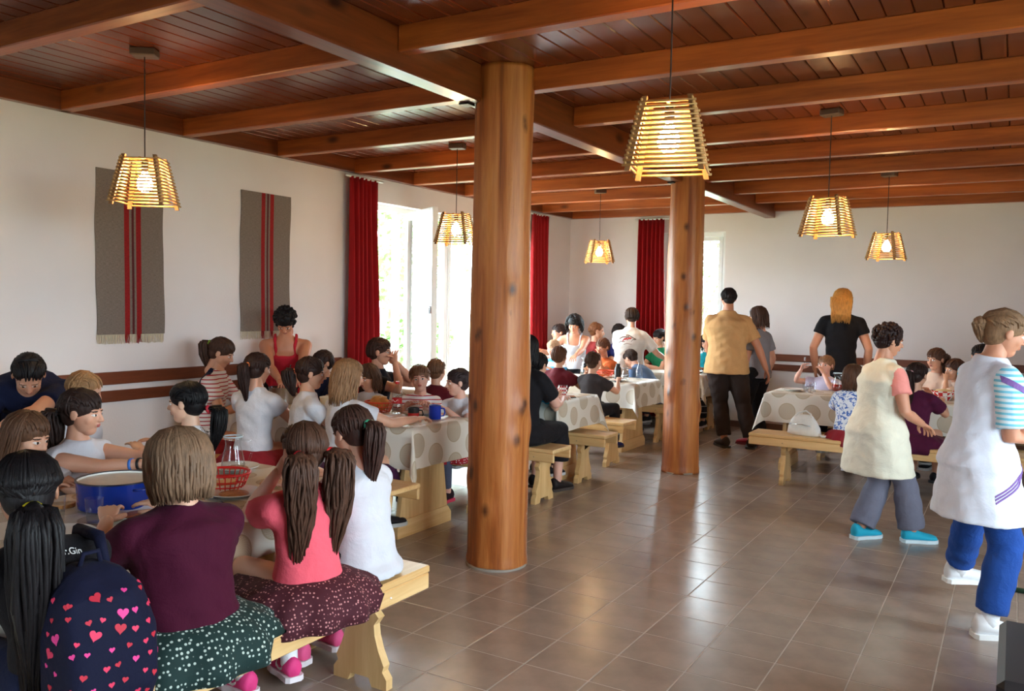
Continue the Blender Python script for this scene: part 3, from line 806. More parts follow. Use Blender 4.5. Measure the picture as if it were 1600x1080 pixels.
def tail(mb, g, back, L, r, n, rg, out=.05, sway=0, wave=.004):
    ctr = [g, g+back*(out*.8+.012)+Vector((0, 0, .006)), g+back*out-Vector((0, 0, .28*L)), g+back*out*.8-Vector((-sway*.5, 0, .62*L)), g+back*out*.35-Vector((-sway, 0, L))]
    def at(q):
        x = q*(len(ctr)-1); i = min(int(x), len(ctr)-2); f = x-i
        p = [ctr[max(i-1, 0)], ctr[i], ctr[i+1], ctr[min(i+2, len(ctr)-1)]]
        return ((p[1]*2)+(p[2]-p[0])*f+(p[0]*2-p[1]*5+p[2]*4-p[3])*f*f+(p[1]*3-p[0]-p[2]*3+p[3])*f**3)*.5
    sm = lambda u: (lambda c: c*c*(3-2*c))(max(0, min(1, u)))
    prof = lambda q: (.36+.72*sm((q-.06)/.3))*(1 if q < .6 else 1-.8*(q-.6)/.4)
    qs = [0, .06, .14, .24, .36, .48, .6, .74, .88, 1]
    mb.tube([at(q) for q in qs], [r*.72*prof(q) for q in qs], 10)
    side = back.cross(Vector((0, 0, 1))).normalized()
    for _ in range(n):
        a = rg.uniform(0, 6.28); k = math.sqrt(rg.uniform(.25, 1)); ph = rg.uniform(0, 6.28); e = rg.uniform(.82, 1.04)
        pts = []
        for q in qs:
            qq = min(1, q*e); w = r*k*prof(qq); o = side*math.cos(a)*w+back*math.sin(a)*w
            pts.append(at(qq)+o+side*wave*math.sin(q*11+ph))
        mb.tube(pts, [r*.13]*8+[r*.10, r*.03], 4)
def drape(mb, M, hh, n, lo, hi, drop, rg, rad=.022, outw=1.0, tuck=0., backlim=None, wave=.01):
    """hair falling from the crown, angles measured from the back of the head; drop in head units below the centre"""
    c = Vector((0, -.08, .165)); rr = Vector((.385*outw, .445*outw, .375))
    for i in range(n):
        a = lo+(hi-lo)*(i+rg.uniform(0, 1))/n; k = rg.uniform(.96, 1.05); ph = rg.uniform(0, 6.28); dp = drop*rg.uniform(.78 if drop > .65 else .9, 1.06)
        dx, dy = math.sin(a), -math.cos(a); pts = []
        for q in (0, .33, .66, .95): 
            e = math.pi/2*(1-q)
            pts.append(Vector((c.x+dx*math.cos(e)*rr.x*k, c.y+dy*math.cos(e)*rr.y*k, c.z+math.sin(e)*rr.z*k)))
        b = pts[-1]
        for q in (.25, .5, .75, 1):
            z = b.z+(-dp-b.z)*q; s = 1+.05*math.sin(q*3.1)-tuck*q*q
            pts.append(Vector((b.x*s+wave*math.sin(q*7+ph), b.y*s+wave*math.cos(q*6+ph), z)))
        w = [M @ p for p in pts]
        if backlim is not None:
            for p in w[4:]:
                if p.y > backlim and abs(a) < 1.9: p.y = backlim-abs(rg.normal(0, .006))
        mb.tube(w, [rad*hh*.7]+[rad*hh]*5+[rad*hh*.8, rad*hh*.25], 4)

PEOPLE = {}
def person(label, x, y, look, h, pose='sit', seat=BZ, lean=4, side=0, head=(0, 0, 0), hands=('table', 'table'), girth=1.0, tone=(214, 160, 132),
           hair=None, top=None, bottom=None, shoes=((30, 30, 34), (200, 200, 200)), feet=None, near=False, grips=('relax', 'relax'), spread=.0, hipz=None, face_det=None, wid=1.0, ankdx=0, hc=None, pole=None, neck=0, shin=1.12):
    vox = .010 if near else .0145
    rg = np.random.default_rng(int(abs(x)*1000)*7919+int(abs(y)*1000))
    X = Vector((1, 0, 0)); G = girth
    if hipz is None: hipz = seat+.055*h if pose == 'sit' else .515*h
    P = Vector((0, 0, hipz)); sd = R(side)
    def dr(a): 
        a = R(a); return Vector((math.sin(sd), math.sin(a)*math.cos(sd), math.cos(a)*math.cos(sd))).normalized()
    def fv(a): a = R(a); return Vector((0, math.cos(a), -math.sin(a)))
    hh = .205+.022*max(0, min(1, (h-1.3)/.35)) if h > 1.3 else .198+.007*(h-1.1)/.2
    yaw, pit, rol = (R(v) for v in head); nk = dr(lean*1.1+10+neck); sf = 1.0
    for it in range(2):
        w_ = P+dr(lean*.5)*.10*h*sf; c_ = w_+dr(lean)*.11*h*sf; s_ = c_+dr(lean*1.15)*.07*h*sf; nb = s_+dr(lean*1.2)*.03*h*sf
        HC = nb+nk*(.017*h)+Vector((0, 0, 1)).lerp(nk, .5)*(hh*.48)
        if hc and it == 0: sf = max(.72, min(1.2, (hc[2]-P.z-(HC.z-nb.z))/(nb.z-P.z)))
    if hc:                    # seat the figure so that its head is where it belongs
        o2 = Matrix.Rotation(R(look), 3, 'Z') @ HC; x, y = hc[0]-o2.x, hc[1]-o2.y
    t = thing('person', label, 'person', (x, y, 0), R(look), 'people in the dining hall')
    Mw = Matrix.Translation((x, y, 0)) @ Matrix.Rotation(R(look), 4, 'Z'); Mi = Mw.inverted()
    toL = lambda w: Mi @ Vector(w)
    Mh = Matrix.Translation(HC) @ Matrix.Rotation(yaw, 4, 'Z') @ Matrix.Rotation(-pit, 4, 'X') @ Matrix.Rotation(rol, 4, 'Y') @ Matrix.Scale(hh, 4)
    # ---- torso sections
    g0 = 0
    def secs(g, lo=-1):
        a = [(P+Vector((0, 0, -.055*h)), .070*h*G+g, .060*h*G+g, fv(0)), (P+Vector((0, 0, -.03*h)), .092*h*G+g, .072*h*G+g, fv(0)), (P, .098*h*G+g, .074*h*G+g, fv(lean*.2)),
             (P+(w_-P)*.5, .088*h*G+g, .068*h*G+g, fv(lean*.4)), (w_, .080*h*G+g, .060*h*G+g, fv(lean*.7)), (w_+(c_-w_)*.5, .086*h*G+g, .064*h*G+g, fv(lean)), (c_, .096*h*G*wid+g, .068*h*G+g, fv(lean)),
             (c_+(s_-c_)*.55, .092*h*wid+g, .060*h*G+g, fv(lean*1.1)), (c_+(s_-c_)*.85, .074*h*wid+g, .050*h+g, fv(lean*1.15)), (s_+(nb-s_)*.35, .050*h+g*.8, .042*h+g*.8, fv(lean*1.15)), (nb, .036*h+g*.6, .036*h+g*.6, fv(lean*1.2))]
        return a
    mb = MB(); mb.loft(secs(0), 22)
    mb.tube([nb-dr(lean)*.03*h, HC+Vector((0, 0, -.25*hh))+(Mh.to_3x3() @ Vector((0, -.12, 0)))], [.036*h, .030*h], 14, round_ends=True)
    S, E, Wr, Hd = {}, {}, {}, {}
    l1, l2 = .172*h, .150*h
    for k, s in ((0, -1), (1, 1)):
        S[s] = s_+X*s*.098*h*wid-dr(lean)*.034*h
        tg = hands[k]
        if tg == 'table': q = Vector((s*.11, .26*h, TZ+.055))
        elif tg == 'near': q = Vector((s*.10, .19*h, TZ+.05))
        elif tg == 'lap': q = Vector((s*.09, .16*h, seat+.16))
        elif tg == 'down': q = S[s]+Vector((s*.05*h, .03*h, -.30*h))
        elif tg == 'mouth': q = HC+Mh.to_3x3() @ Vector((s*.16, .62, -.42))
        elif tg[0] == 'w': q = toL(tg[1:])
        else: q = Vector(tg)
        E[s], Wr[s] = ik(S[s], q, l1, l2, Vector(pole) if pole else Vector((s*.55, -.35, -.75)))
        mb.tube([s_+X*s*.04*h-dr(lean)*.020*h, S[s]], [.034*h, .034*h], 12, round_ends=True)
        mb.tube([S[s], S[s].lerp(E[s], .35), E[s], E[s].lerp(Wr[s], .3), Wr[s]], [.035*h*G**.5, .031*h*G**.5, .025*h, .0255*h, .0165*h], 12, round_ends=True)
    # ---- legs
    K, A = {}, {}; D = {}
    for k, s in ((0, -1), (1, 1)):
        hp = P+X*s*.055*h
        if pose == 'sit':
            K[s] = P+Vector((s*(.068*h+spread), .245*h, .0))
            az = max(K[s].z-.245*h*shin, .05*h); A[s] = Vector((K[s].x+s*.01, K[s].y-.02*h+ankdx, az)); D[s] = Vector((s*.12, 1, 0)).normalized()
        else:
            if feet: A[s] = toL((feet[k][0], feet[k][1], .05*h+feet[k][2])); D[s] = (Mi.to_3x3() @ Vector((-math.sin(R(feet[k][3])), math.cos(R(feet[k][3])), 0))) if len(feet[k]) > 3 else Vector((s*.15, 1, 0)).normalized()
            else: A[s] = Vector((s*.07*h, -.01*h, .05*h)); D[s] = Vector((s*.18, 1, 0)).normalized()
            K[s], A[s] = ik(hp, A[s], .245*h, .235*h, Vector((0, 1, 0)))
        mb.tube([hp, hp.lerp(K[s], .5), K[s]], [.054*h*G, .046*h*G, .035*h], 14, round_ends=True)
        mb.tube([K[s], K[s].lerp(A[s], .3), A[s]], [.034*h, .035*h, .0215*h], 12, round_ends=True)
        mb.tube([A[s]+Vector((0, 0, -.022*h)), A[s]+D[s]*.085*h+Vector((0, 0, -.034*h))], [.022*h, .014*h], 10, round_ends=True)
    bm0 = remesh(mb, vox, 5); bv, bf = mesh_arrays(bm0); bpy.data.meshes.remove(bm0)
    hv, hf, hm = HEADS['n' if near or face_det else 'f']
    parts = [(bv, bf, 0), (xfv(hv, Mh), hf, hm)]
    for k, s in ((0, -1), (1, 1)):
        v, f = HANDS[(grips[k], s)]; d = (Wr[s]-E[s]).normalized()
        if hands[k] in ('table', 'near'): d = (d+Vector((0, .3, -.1))).normalized()
        ref = Vector((0, 0, 1)) if abs(d.z) < .8 else Vector((-s, .3, 0))
        if abs(d.z) >= .8: ref = Vector((s, 0, 0))
        r_ = d.cross(ref).normalized(); u_ = r_.cross(d); k2 = .102*h/.172
        Mm = Matrix(((r_.x, d.x, u_.x, Wr[s].x), (r_.y, d.y, u_.y, Wr[s].y), (r_.z, d.z, u_.z, Wr[s].z), (0, 0, 0, 1))) @ Matrix.Scale(k2, 4)
        parts.append((xfv(v, Mm), f, 0))
    V, Fs, Ms = arr_join(parts)
    link('body', mesh_from('body', V, Fs, Ms, [skin(tone), M_LIP, M_EYEW, M_IRIS, M_BROW]), t)
    info = dict(root=t, Mw=Mw, HC=HC, Mh=Mh, hh=hh, S=S, E=E, Wr=Wr, P=P, c=c_, w=w_, s=s_, nb=nb, h=h, lean=lean, A=A, K=K)
    # ---- hair
    if hair:
        hm_ = hairmat(hair['c']); st = hair['s']; hb = MB(); cv, cf = CAPS['tight' if st in ('buzz', 'crop') else 'full']
        if st == 'bald': cv, cf = CAPS['tight']
        nst = hair.get('n', 70 if near else 36); R3 = Mh.to_3x3()
        bk = -(R3 @ Vector((0, 1, 0))); bk.z = 0; bk.normalize(); ties = []
        if st == 'pony':
            g = hair.get('g', (0, -.50, .10)); gw = Mh @ Vector(g)
            strands_scalp(hb, Mh, hh, [g], nst, .03, rg)
            tail(hb, gw, bk, hair.get('L', .26), hair.get('r', .034), nst, rg, hair.get('out', .05), hair.get('sway', 0)); ties.append(gw+bk*.014)
            drape(hb, Mh, hh, nst//2, -1.5, 1.5, hair.get('dz', .10), rg, .03, 1.0, .3)
        elif st == 'pigtails':
            gs = [(-.30, -.38, -.06), (.30, -.38, -.06)]; strands_scalp(hb, Mh, hh, gs, nst, .03, rg)
            for g in gs:
                gw = Mh @ Vector(g); b2 = (bk*.8+(Mh.to_3x3() @ Vector((g[0], 0, 0)))*1.2/hh).normalized()
                tail(hb, gw, b2, hair.get('L', .34), hair.get('r', .05), nst, rg, .05, 0, .01); ties.append(gw+b2*.014)
            drape(hb, Mh, hh, nst//2, -1.5, 1.5, .1, rg, .03, 1.0, .35)
        elif st == 'long':
            drape(hb, Mh, hh, int(nst*2.2), -2.0, 2.0, hair.get('L', 1.6), rg, .03, 1.06, .05, hair.get('bl', -.09*h), .03)
            strands_scalp(hb, Mh, hh, [(0, -.5, -.1)], nst, .03, rg)
            if hair.get('core', True):
                g = Mh @ Vector((0, -.36, .1)); L = hair.get('L', 1.6)*hh
                hb.loft([(g, .12, .05, Vector((0, 1, 0))), (g-Vector((0, -min(0, hair.get('bl', -.09*h)-g.y)*.6, L*.4)), .115, .03, Vector((0, 1, 0))), (Vector((g.x, min(g.y, hair.get('bl', -.09*h)), g.z-L*.7)), .085, .02, Vector((0, 1, 0))), (Vector((g.x, min(g.y, hair.get('bl', -.09*h)), g.z-L*.84)), .04, .012, Vector((0, 1, 0)))], 16)
        elif st == 'bob':
            hb.ball((0, 0, 0), 1, 4, 4); hb.v, hb.f, hb.m = [], [], []
            q = MB(); q.ball((0, -.10, .10), (.43, .46, .44), 26, 16); q.lathe([(.36, .1), (.42, -.15), (.40, -.42), (.34, -.50)], 26, (0, -.13)); q.xf(Mh); hb.add(q.v, q.f) if hair.get('solid', True) else None
            drape(hb, Mh, hh, nst*3, -2.35, 2.35, hair.get('L', .55), rg, .034, 1.14, .10, None, .02)
            strands_scalp(hb, Mh, hh, [(0, -.5, 0)], nst, .032, rg)
        elif st == 'curly':
            for _ in range(hair.get('n', 150)):
                d = rg.normal(0, 1, 3); d /= np.linalg.norm(d)
                if d[1] > .55 and d[2] < .42: continue
                if d[2] < -.75: continue
                p = Mh @ Vector((d[0]*.40, -.10+d[1]*.45, .14+d[2]*.40)); rr = hh*rg.uniform(.05, .085)
                q = MB(); q.ball((0, 0, 0), (rr, rr*.8, rr), 7, 6); hb.add([Vector(v)+p for v in q.v], q.f)
            if hair.get('L'): drape(hb, Mh, hh, nst, -1.9, 1.9, hair['L'], rg, .045, 1.15, 0, None, .06)
        elif st in ('short', 'crop'):
            strands_scalp(hb, Mh, hh, [(0, -.45, -.15)], nst, .03 if st == 'short' else .018, rg)
            drape(hb, Mh, hh, nst, -1.5, 1.5, .22 if st == 'short' else .1, rg, .028, .99 if st == 'short' else .95, .1)
        elif st == 'bun':
            g = hair.get('g', (0, -.46, .32)); gw = Mh @ Vector(g); strands_scalp(hb, Mh, hh, [g], nst, .03, rg)
            for _ in range(34):
                d = rg.normal(0, 1, 3); d /= np.linalg.norm(d); q = MB(); rr = hh*.07; q.ball((0, 0, 0), rr, 7, 6); pp = gw+Vector(d*hh*.10)+bk*.02; hb.add([Vector(v)+pp for v in q.v], q.f)
            tail(hb, gw, bk, .10, .024, nst, rg, .025)
        parts = [(xfv(cv, Mh), cf, 0)]
        if hb.v: parts.append((np.array(hb.v), hb.f, 0))
        V, Fs, Ms = arr_join(parts); ho = link('hair', mesh_from('hair', V, Fs, Ms, [hm_]), t)
        if hair.get('tie'):
            for q in ties:
                mt = MB(); tr = hair.get('r', .03)*.40+.005; mt.lathe([(tr*.6, -.007), (tr*.95, -.009), (tr*1.12, 0), (tr*.95, .009), (tr*.6, .007)], 16)
                d = (bk+Vector((0, 0, .25))).normalized(); mt.xf(Matrix.Translation(q) @ d.to_track_quat('Z', 'Y').to_matrix().to_4x4())
                mt.build('hair_tie', plain('tie %d %d %d' % hair['tie'], hair['tie'], .6), ho, True)
        if hair.get('clip'):
            q = MB(); q.ball((0, 0, 0), (.012, .006, .007), 8, 6); q.xf(Matrix.Translation(Mh @ Vector((-.36, -.1, .2)))); q.build('hair_clip', plain('clip', hair['clip'], .5), ho, True)
    # ---- top
    if top:
        g = top.get('g', .013); k = top['k']; mt = MB(); sl = top.get('sl', .5); a = secs(g)
        hem = top.get('hem', .035)*h; ease = top.get('ease', 0.)
        if k in ('tee', 'blouse'):
            lo = [(P+Vector((0, 0, -hem if pose != 'sit' else -.042*h)), (.100 if pose != 'sit' else .112)*h*G+g+.006+ease, (.076 if pose != 'sit' else .092)*h*G+g+.006+ease, fv(0))]+([(P+Vector((0, 0, -.02*h)), .110*h*G+g+.004+ease, .090*h*G+g+.004+ease, fv(0))] if pose == 'sit' else [])
            body_s = [(c, rx+ease*(1 if i < 6 else .4), ry+ease*(1 if i < 6 else .4), f) for i, (c, rx, ry, f) in enumerate(a[2:])]
            mt.loft(lo+body_s, 22)
        elif k == 'tank':
            lo = [(P+Vector((0, 0, -hem if pose != 'sit' else -.03*h)), .100*h*G+g, .076*h*G+g, fv(0))]
            tp = c_+(s_-c_)*.15; mt.loft(lo+a[2:7]+[(tp, .092*h*wid+g, .064*h*G+g, fv(lean))], 22); sl = None
            for s in (-1, 1):
                f_ = fv(lean); u_ = dr(lean); b0 = tp+X*s*.048*h
                mt.tube([b0+f_*.055*h-u_*.02*h, b0+f_*.055*h+u_*.03*h, s_+X*s*.055*h+u_*.018*h+f_*.02*h, s_+X*s*.055*h+u_*.014*h-f_*.035*h, b0-f_*.055*h-u_*.02*h], [.018, .016, .015, .016, .018], 8, round_ends=True)
        elif k in ('tunic', 'dress'):
            dn = top['down']*h; fl = top.get('flare', .03)*h; z0 = P.z-dn
            lows = []
            for q in (1, .8, .55, .3, .12):
                lows.append((Vector((0, .01*h*q if pose != 'sit' else 0, P.z-dn*q)), .120*h*G+g+fl*q+ease, .082*h*G+g+fl*q+ease, fv(0)))
            body_s = [(c, rx+ease*(1-.1*i)+max(0, .024-.010*i)*h, ry+ease*(1-.1*i)+max(0, .02-.010*i)*h, f) for i, (c, rx, ry, f) in enumerate(a[2:])]
            mt.loft(lows+body_s, 26)
        if sl is not None:
            for s in (-1, 1):
                mt.tube([s_+X*s*.04*h-dr(lean)*.020*h, S[s]], [.034*h+g, .034*h+g], 12, round_ends=True)
                if sl > 0:
                    e1 = S[s].lerp(E[s], min(sl, 1)); pts = [S[s], S[s].lerp(e1, .5), e1]; rr = [.034*h+g, .034*h+g+.003, .033*h+g+.007]
                    if sl > 1: e2 = E[s].lerp(Wr[s], sl-1); pts += [e2]; rr = [.037*h+g, .034*h+g, .029*h+g, .022*h+g]
                    mt.tube(pts, rr, 14)
        me = remesh(mt, vox, 4)
        wv, wf = mesh_arrays(me)
        if top.get('wr', 1):      # soft wrinkles
            n_ = np.empty(len(me.vertices)*3); me.vertices.foreach_get('normal', n_); n_ = n_.reshape(-1, 3)
            amp = .0028*top.get('wr', 1); ph = rg.uniform(0, 6.28, 4)
            ww = np.sin(wv[:, 2]*62+3*np.sin(wv[:, 0]*14+ph[0])+ph[1])*np.sin(wv[:, 0]*19+wv[:, 1]*15+ph[2])+.6*np.sin(wv[:, 0]*41+wv[:, 2]*23+2*np.sin(wv[:, 1]*18+ph[3]))
            wv = wv+n_*(amp*ww)[:, None]; me.vertices.foreach_set('co', wv.ravel())
        me.materials.append(top['m']); 
        if top.get('m2'):         # sleeves in another cloth
            me.materials.append(top['m2']); mi = []
            for f in wf:
                c = wv[list(f)].mean(0); mi.append(1 if abs(c[0]) > top.get('cut', .108)*h*wid+g*.5 and c[2] > E[1].z-.0 and c[2] > w_.z+.02 else 0)
            me.polygons.foreach_set('material_index', mi)
        if top.get('back'):       # pinafore back in another cloth
            me.materials.append(top['back'])
            me.polygons.foreach_set('material_index', [1 if (wv[list(f)].mean(0)[1] < w_.y+(wv[list(f)].mean(0)[2]-w_.z)*math.tan(R(lean))-.004 and abs(wv[list(f)].mean(0)[0]) < .085*h) else 0 for f in wf])
        me.update(); so = link(top.get('name', 'shirt'), me, t); info['top'] = so
    # ---- bottom
    if bottom:
        k = bottom['k']; g = bottom.get('g', .012); fr = bottom.get('fr', .95); me = None
        if k in ('trousers', 'shorts', 'leggings'):
            mt = MB(); a = secs(g*.7); mt.loft([a[0], a[1], a[2], (P+(w_-P)*.35, .092*h*G+g*.6, .071*h*G+g*.6, fv(lean*.4))], 20)
            fl = bottom.get('flare', .004)
            for s in (-1, 1):
                hp = P+X*s*.055*h
                if fr > .5:
                    e = K[s].lerp(A[s], (fr-.5)*2); mt.tube([hp, hp.lerp(K[s], .5), K[s]], [.054*h*G+g, .046*h*G+g, .036*h+g], 16, round_ends=True)
                    mt.tube([K[s], K[s].lerp(e, .4), e], [.036*h+g, .034*h+g+fl*.5, .026*h+g+fl], 16)
                else:
                    e = hp.lerp(K[s], fr*2); mt.tube([hp, e], [.055*h*G+g, .046*h*G+g+.01], 16)
            me = remesh(mt, vox, 4); wv, _ = mesh_arrays(me)
            n_ = np.empty(len(me.vertices)*3); me.vertices.foreach_get('normal', n_); n_ = n_.reshape(-1, 3); ph = rg.uniform(0, 6.28, 2)
            ww = np.sin(wv[:, 2]*50+4*np.sin(wv[:, 0]*17+ph[0])+ph[1])*(.0025 if k != 'leggings' else .0008); me.vertices.foreach_set('co', (wv+n_*ww[:, None]).ravel())
            me.materials.append(bottom['m']); me.update(); link(k, me, t)
        elif k == 'skirt':
            mt = MB(); rs = []; N = 72; ph = rg.uniform(0, 6.28, 3); nf = bottom.get('folds', 13); W_ = bottom.get('w', 1)
            if pose == 'sit':
                sc_ = [(P.z+.03*h, .085*h*G, .070*h*G, .070*h, 0), (seat+.075*h, .105*h*W_, .09*h, .10*h, .1), (seat+.07*h, .125*h*W_, .105*h, .15*h, .2), (seat+.052*h, .16*h*W_, .125*h, .25*h, .6), (seat+.03*h, .185*h*W_, .14*h, .285*h, 1), (seat+.004, .195*h*W_, .155*h, .30*h, 1.2), (seat-.05, .197*h*W_, .158*h, .31*h, 1.3)]
            else:
                dn = bottom.get('down', .24)*h
                sc_ = [(P.z+.06*h-dn*q-.0*h, (.088+.07*q**.8)*h, (.07+.07*q**.8)*h, (.07+.07*q**.8)*h, q) for q in (0, .2, .4, .6, .8, 1)]
            for z, rx, bk_, fr_, rp in sc_:
                ring = []
                for j in range(N):
                    a = 2*math.pi*j/N; ca, sa = math.cos(a), math.sin(a); q = 1+.045*rp*math.sin(nf*a+ph[0]+.8*math.sin(2*a+ph[1]))
                    yy = sa*(fr_ if sa > 0 else bk_)*q; xx = ca*rx*q; zz = z
                    if pose == 'sit' and z < seat and abs(yy) < .15: zz = seat+.004
                    ring.append((xx, yy, zz))
                rs.append(ring)
            mt.rings(rs); mt.build('skirt', bottom['m'], t, True)
            if bottom.get('under'):
                b2 = dict(bottom['under']); mt = MB(); 
                for s in (-1, 1):
                    e = K[s].lerp(A[s], b2.get('fr', .9)); mt.tube([K[s].lerp(P+X*s*.055*h, .4), K[s], K[s].lerp(e, .4), e], [.045*h, .037*h, .038*h, .026*h], 14)
                me = remesh(mt, vox, 3); me.materials.append(b2['m']); link('leggings', me, t)
    # ---- shoes
    if shoes:
        for s in (-1, 1):
            o = A[s]+Vector((0, 0, -.05*h)); d = D[s].normalized(); rgt = d.cross(Vector((0, 0, 1))).normalized(); L = .155*h
            w = .030*h; up_ = MB(); so = MB()
            pr = [(-.27, .55, .40), (-.22, .85, .50), (-.05, .9, .46), (.15, .92, .36), (.38, 1.12, .28), (.6, 1.05, .22), (.70, .7, .17), (.73, .35, .12)]
            rs = []
            for q, ww, hq in pr:
                c = o+d*q*L; ring = []
                for j in range(14):
                    a = 2*math.pi*j/14; sa = math.sin(a); ring.append(c+rgt*math.cos(a)*ww*w*(1-.25*max(0, sa))+Vector((0, 0, .012+(sa*.5+.5)*hq*.13*h)))
                rs.append(ring)
            up_.rings(rs)
            prf = [(-.30, .6), (-.24, .98), (-.05, 1.0), (.15, 1.0), (.38, 1.2), (.6, 1.12), (.72, .75), (.755, .38)]
            outl = [(q, ww) for q, ww in prf]+[(q, -ww) for q, ww in reversed(prf)]
            so.prism(outl, lambda p: o+d*p[0]*L+rgt*p[1]*w+Vector((0, 0, .0)), lambda p: o+d*p[0]*L+rgt*p[1]*w+Vector((0, 0, .024)))
            sh = up_.build('shoe', cloth('shoe %d %d %d' % shoes[0], shoes[0], .6, .1), t, True)
            so.build('sole', plain('sole %d %d %d' % shoes[1], shoes[1], .6), sh)
            if len(shoes) > 2 and shoes[2]:
                sk = MB(); sk.tube([A[s]+Vector((0, 0, -.02*h)), A[s]+(K[s]-A[s])*.16], [.026*h, .026*h], 12); sk.build('sock', cloth('sock %d %d %d' % shoes[2], shoes[2]), t, True)
    PEOPLE[label] = info
    return info
def ray_on(ob, o, d):
    bm = bmesh.new(); bm.from_mesh(ob.data); bv = BVHTree.FromBMesh(bm); bm.free(); return bv
def ribbon(bv, pts, dirv, width, lift=.004, across=Vector((0, 0, 1))):
    """thin raised strip laid on a surface along points shot in direction dirv"""
    m = MB(); rs = []
    for p in pts:
        pr = []
        for k in (-.5, .5):
            o = Vector(p)+across*width*k; hit = bv.ray_cast(o, dirv)
            if hit[0] is None: pr = None; break
            pr.append((hit[0]+hit[1]*lift, hit[0]+hit[1]*(lift-.004)))
        if pr: rs.append([pr[0][0], pr[1][0], pr[1][1], pr[0][1]])
    if len(rs) > 1: m.rings(rs); return m
    return None

WHITE = cloth('white cotton', (206, 207, 216)); PURPLE = cloth('aubergine cotton', (66, 9, 36)); PINK = cloth('coral pink cotton', (238, 96, 112)); NAVY = cloth('navy cotton', (20, 26, 54)); BLACKC = cloth('black cotton', (24, 22, 26))
REDT = cloth('red cotton', (200, 40, 56)); MAROON = cloth('maroon cotton', (92, 20, 30)); TURQ = cloth('turquoise cotton', (20, 140, 176)); DGREY = cloth('charcoal cotton', (56, 50, 52)); TAN = cloth('tan cotton', (206, 160, 108)); GREYC = cloth('grey cotton', (130, 128, 136))
JEANS = cloth('blue denim', (36, 74, 148), .9, .3, 14); GTROU = cloth('grey trousers', (112, 112, 128)); BROWNT = cloth('dark brown trousers', (50, 38, 34)); ORANGE = cloth('orange cotton', (214, 110, 60)); BLUEG = cloth('blue grey cotton', (92, 116, 148)); GREEN = cloth('green cotton', (26, 110, 72)); TEAL = cloth('teal cotton', (18, 136, 150))
CREAM = cloth('cream tabard', (232, 226, 206)); PEACH = cloth('peach cotton', (240, 150, 140)); BURG = cloth('burgundy dress', (78, 22, 54)); APRON = cloth('white tunic', (226, 230, 244)); BLOUSE = cloth('cream blouse', (232, 205, 186)); LILAC = cloth('pale lilac cotton', (206, 198, 220))
REDSTR = stripes('white with red stripes', (230, 226, 226), (176, 40, 56), 34, .28); BLUESTR = stripes('white with aqua stripes', (224, 236, 244), (120, 200, 226), 38, .45)
LEAFP = blotch('white with black leaf print', (230, 228, 230), (26, 26, 30), 26, .58); FLORAL = blotch('white with blue flowers', (226, 232, 244), (70, 110, 190), 34, .53)
SK_GREEN = dots('dark green skirt with white flecks', (10, 42, 40), (190, 204, 196), 62, .24); SK_BURG = dots('burgundy skirt with pale flecks', (66, 9, 26), (200, 136, 136), 75, .22); SK_RED = dots('red skirt with white dots', (170, 22, 36), (235, 225, 225), 62, .22); SK_RED2 = cloth('dark red skirt', (140, 34, 44))
BRN = (84, 54, 40); DBRN = (48, 32, 28); BLK = (24, 20, 22); LBRN = (140, 104, 74); DKB = (52, 34, 30)

tee = lambda m, **k: dict(k='tee', m=m, **k)
# ---- nearest table, camera side
A1 = person('girl with long black ponytail and navy heart backpack, far left foreground', -2.30, 1.27, 84, 1.40, hc=(-2.352, 1.306, 1.066), near=True, lean=6, side=-9, head=(-16, 8, 0), tone=(170, 118, 92),
   hair=dict(s='pony', c=BLK, g=(0, -.50, -.22), dz=-.02, L=.56, r=.06, n=150, tie=(226, 214, 40), out=.045), top=dict(k='tee', m=BLACKC, sl=0), bottom=dict(k='trousers', m=NAVY))
A2 = person('person in aubergine shirt with light brown bob, foreground bench', -2.31, 1.80, 76, 1.50, hc=(-2.384, 1.824, 1.065), near=True, lean=7, head=(6, 10, 0), shin=1.3, girth=1.10, wid=1.06, tone=(222, 170, 142),
   hair=dict(s='bob', c=(126, 98, 76), L=.56, n=90), top=tee(PURPLE, sl=.78, ease=.012), bottom=dict(k='skirt', m=SK_GREEN, w=1.12), shoes=((226, 90, 140), (230, 220, 224)))
A3 = person('girl in coral pink shirt with two long pigtails', -2.30, 2.31, 76, 1.37, hc=(-2.333, 2.350, 1.037), near=True, lean=5, head=(0, 4, 0), shin=1.3, tone=(224, 172, 146), hands=('mouth', 'near'),
   hair=dict(s='pigtails', c=(78, 52, 40), L=.42, r=.052, n=120, tie=(236, 30, 50)), top=tee(PINK, sl=.5), bottom=dict(k='skirt', m=SK_BURG, w=1.15), shoes=((226, 66, 130), (236, 226, 230), (232, 232, 236)))
A4 = person('girl in white shirt with mint hair tie, end of foreground bench', -2.31, 2.70, 86, 1.34, hc=(-2.403, 2.708, 1.056), near=True, lean=10, head=(-4, 20, 0), shin=1.3, tone=(224, 172, 146),
   hair=dict(s='pony', c=(64, 42, 36), g=(0, -.50, .06), L=.30, r=.038, n=100, tie=(80, 200, 160)), top=tee(WHITE, sl=.35, ease=.01), bottom=dict(k='shorts', m=BLACKC, fr=.42), shoes=((226, 90, 140), (230, 220, 224)))
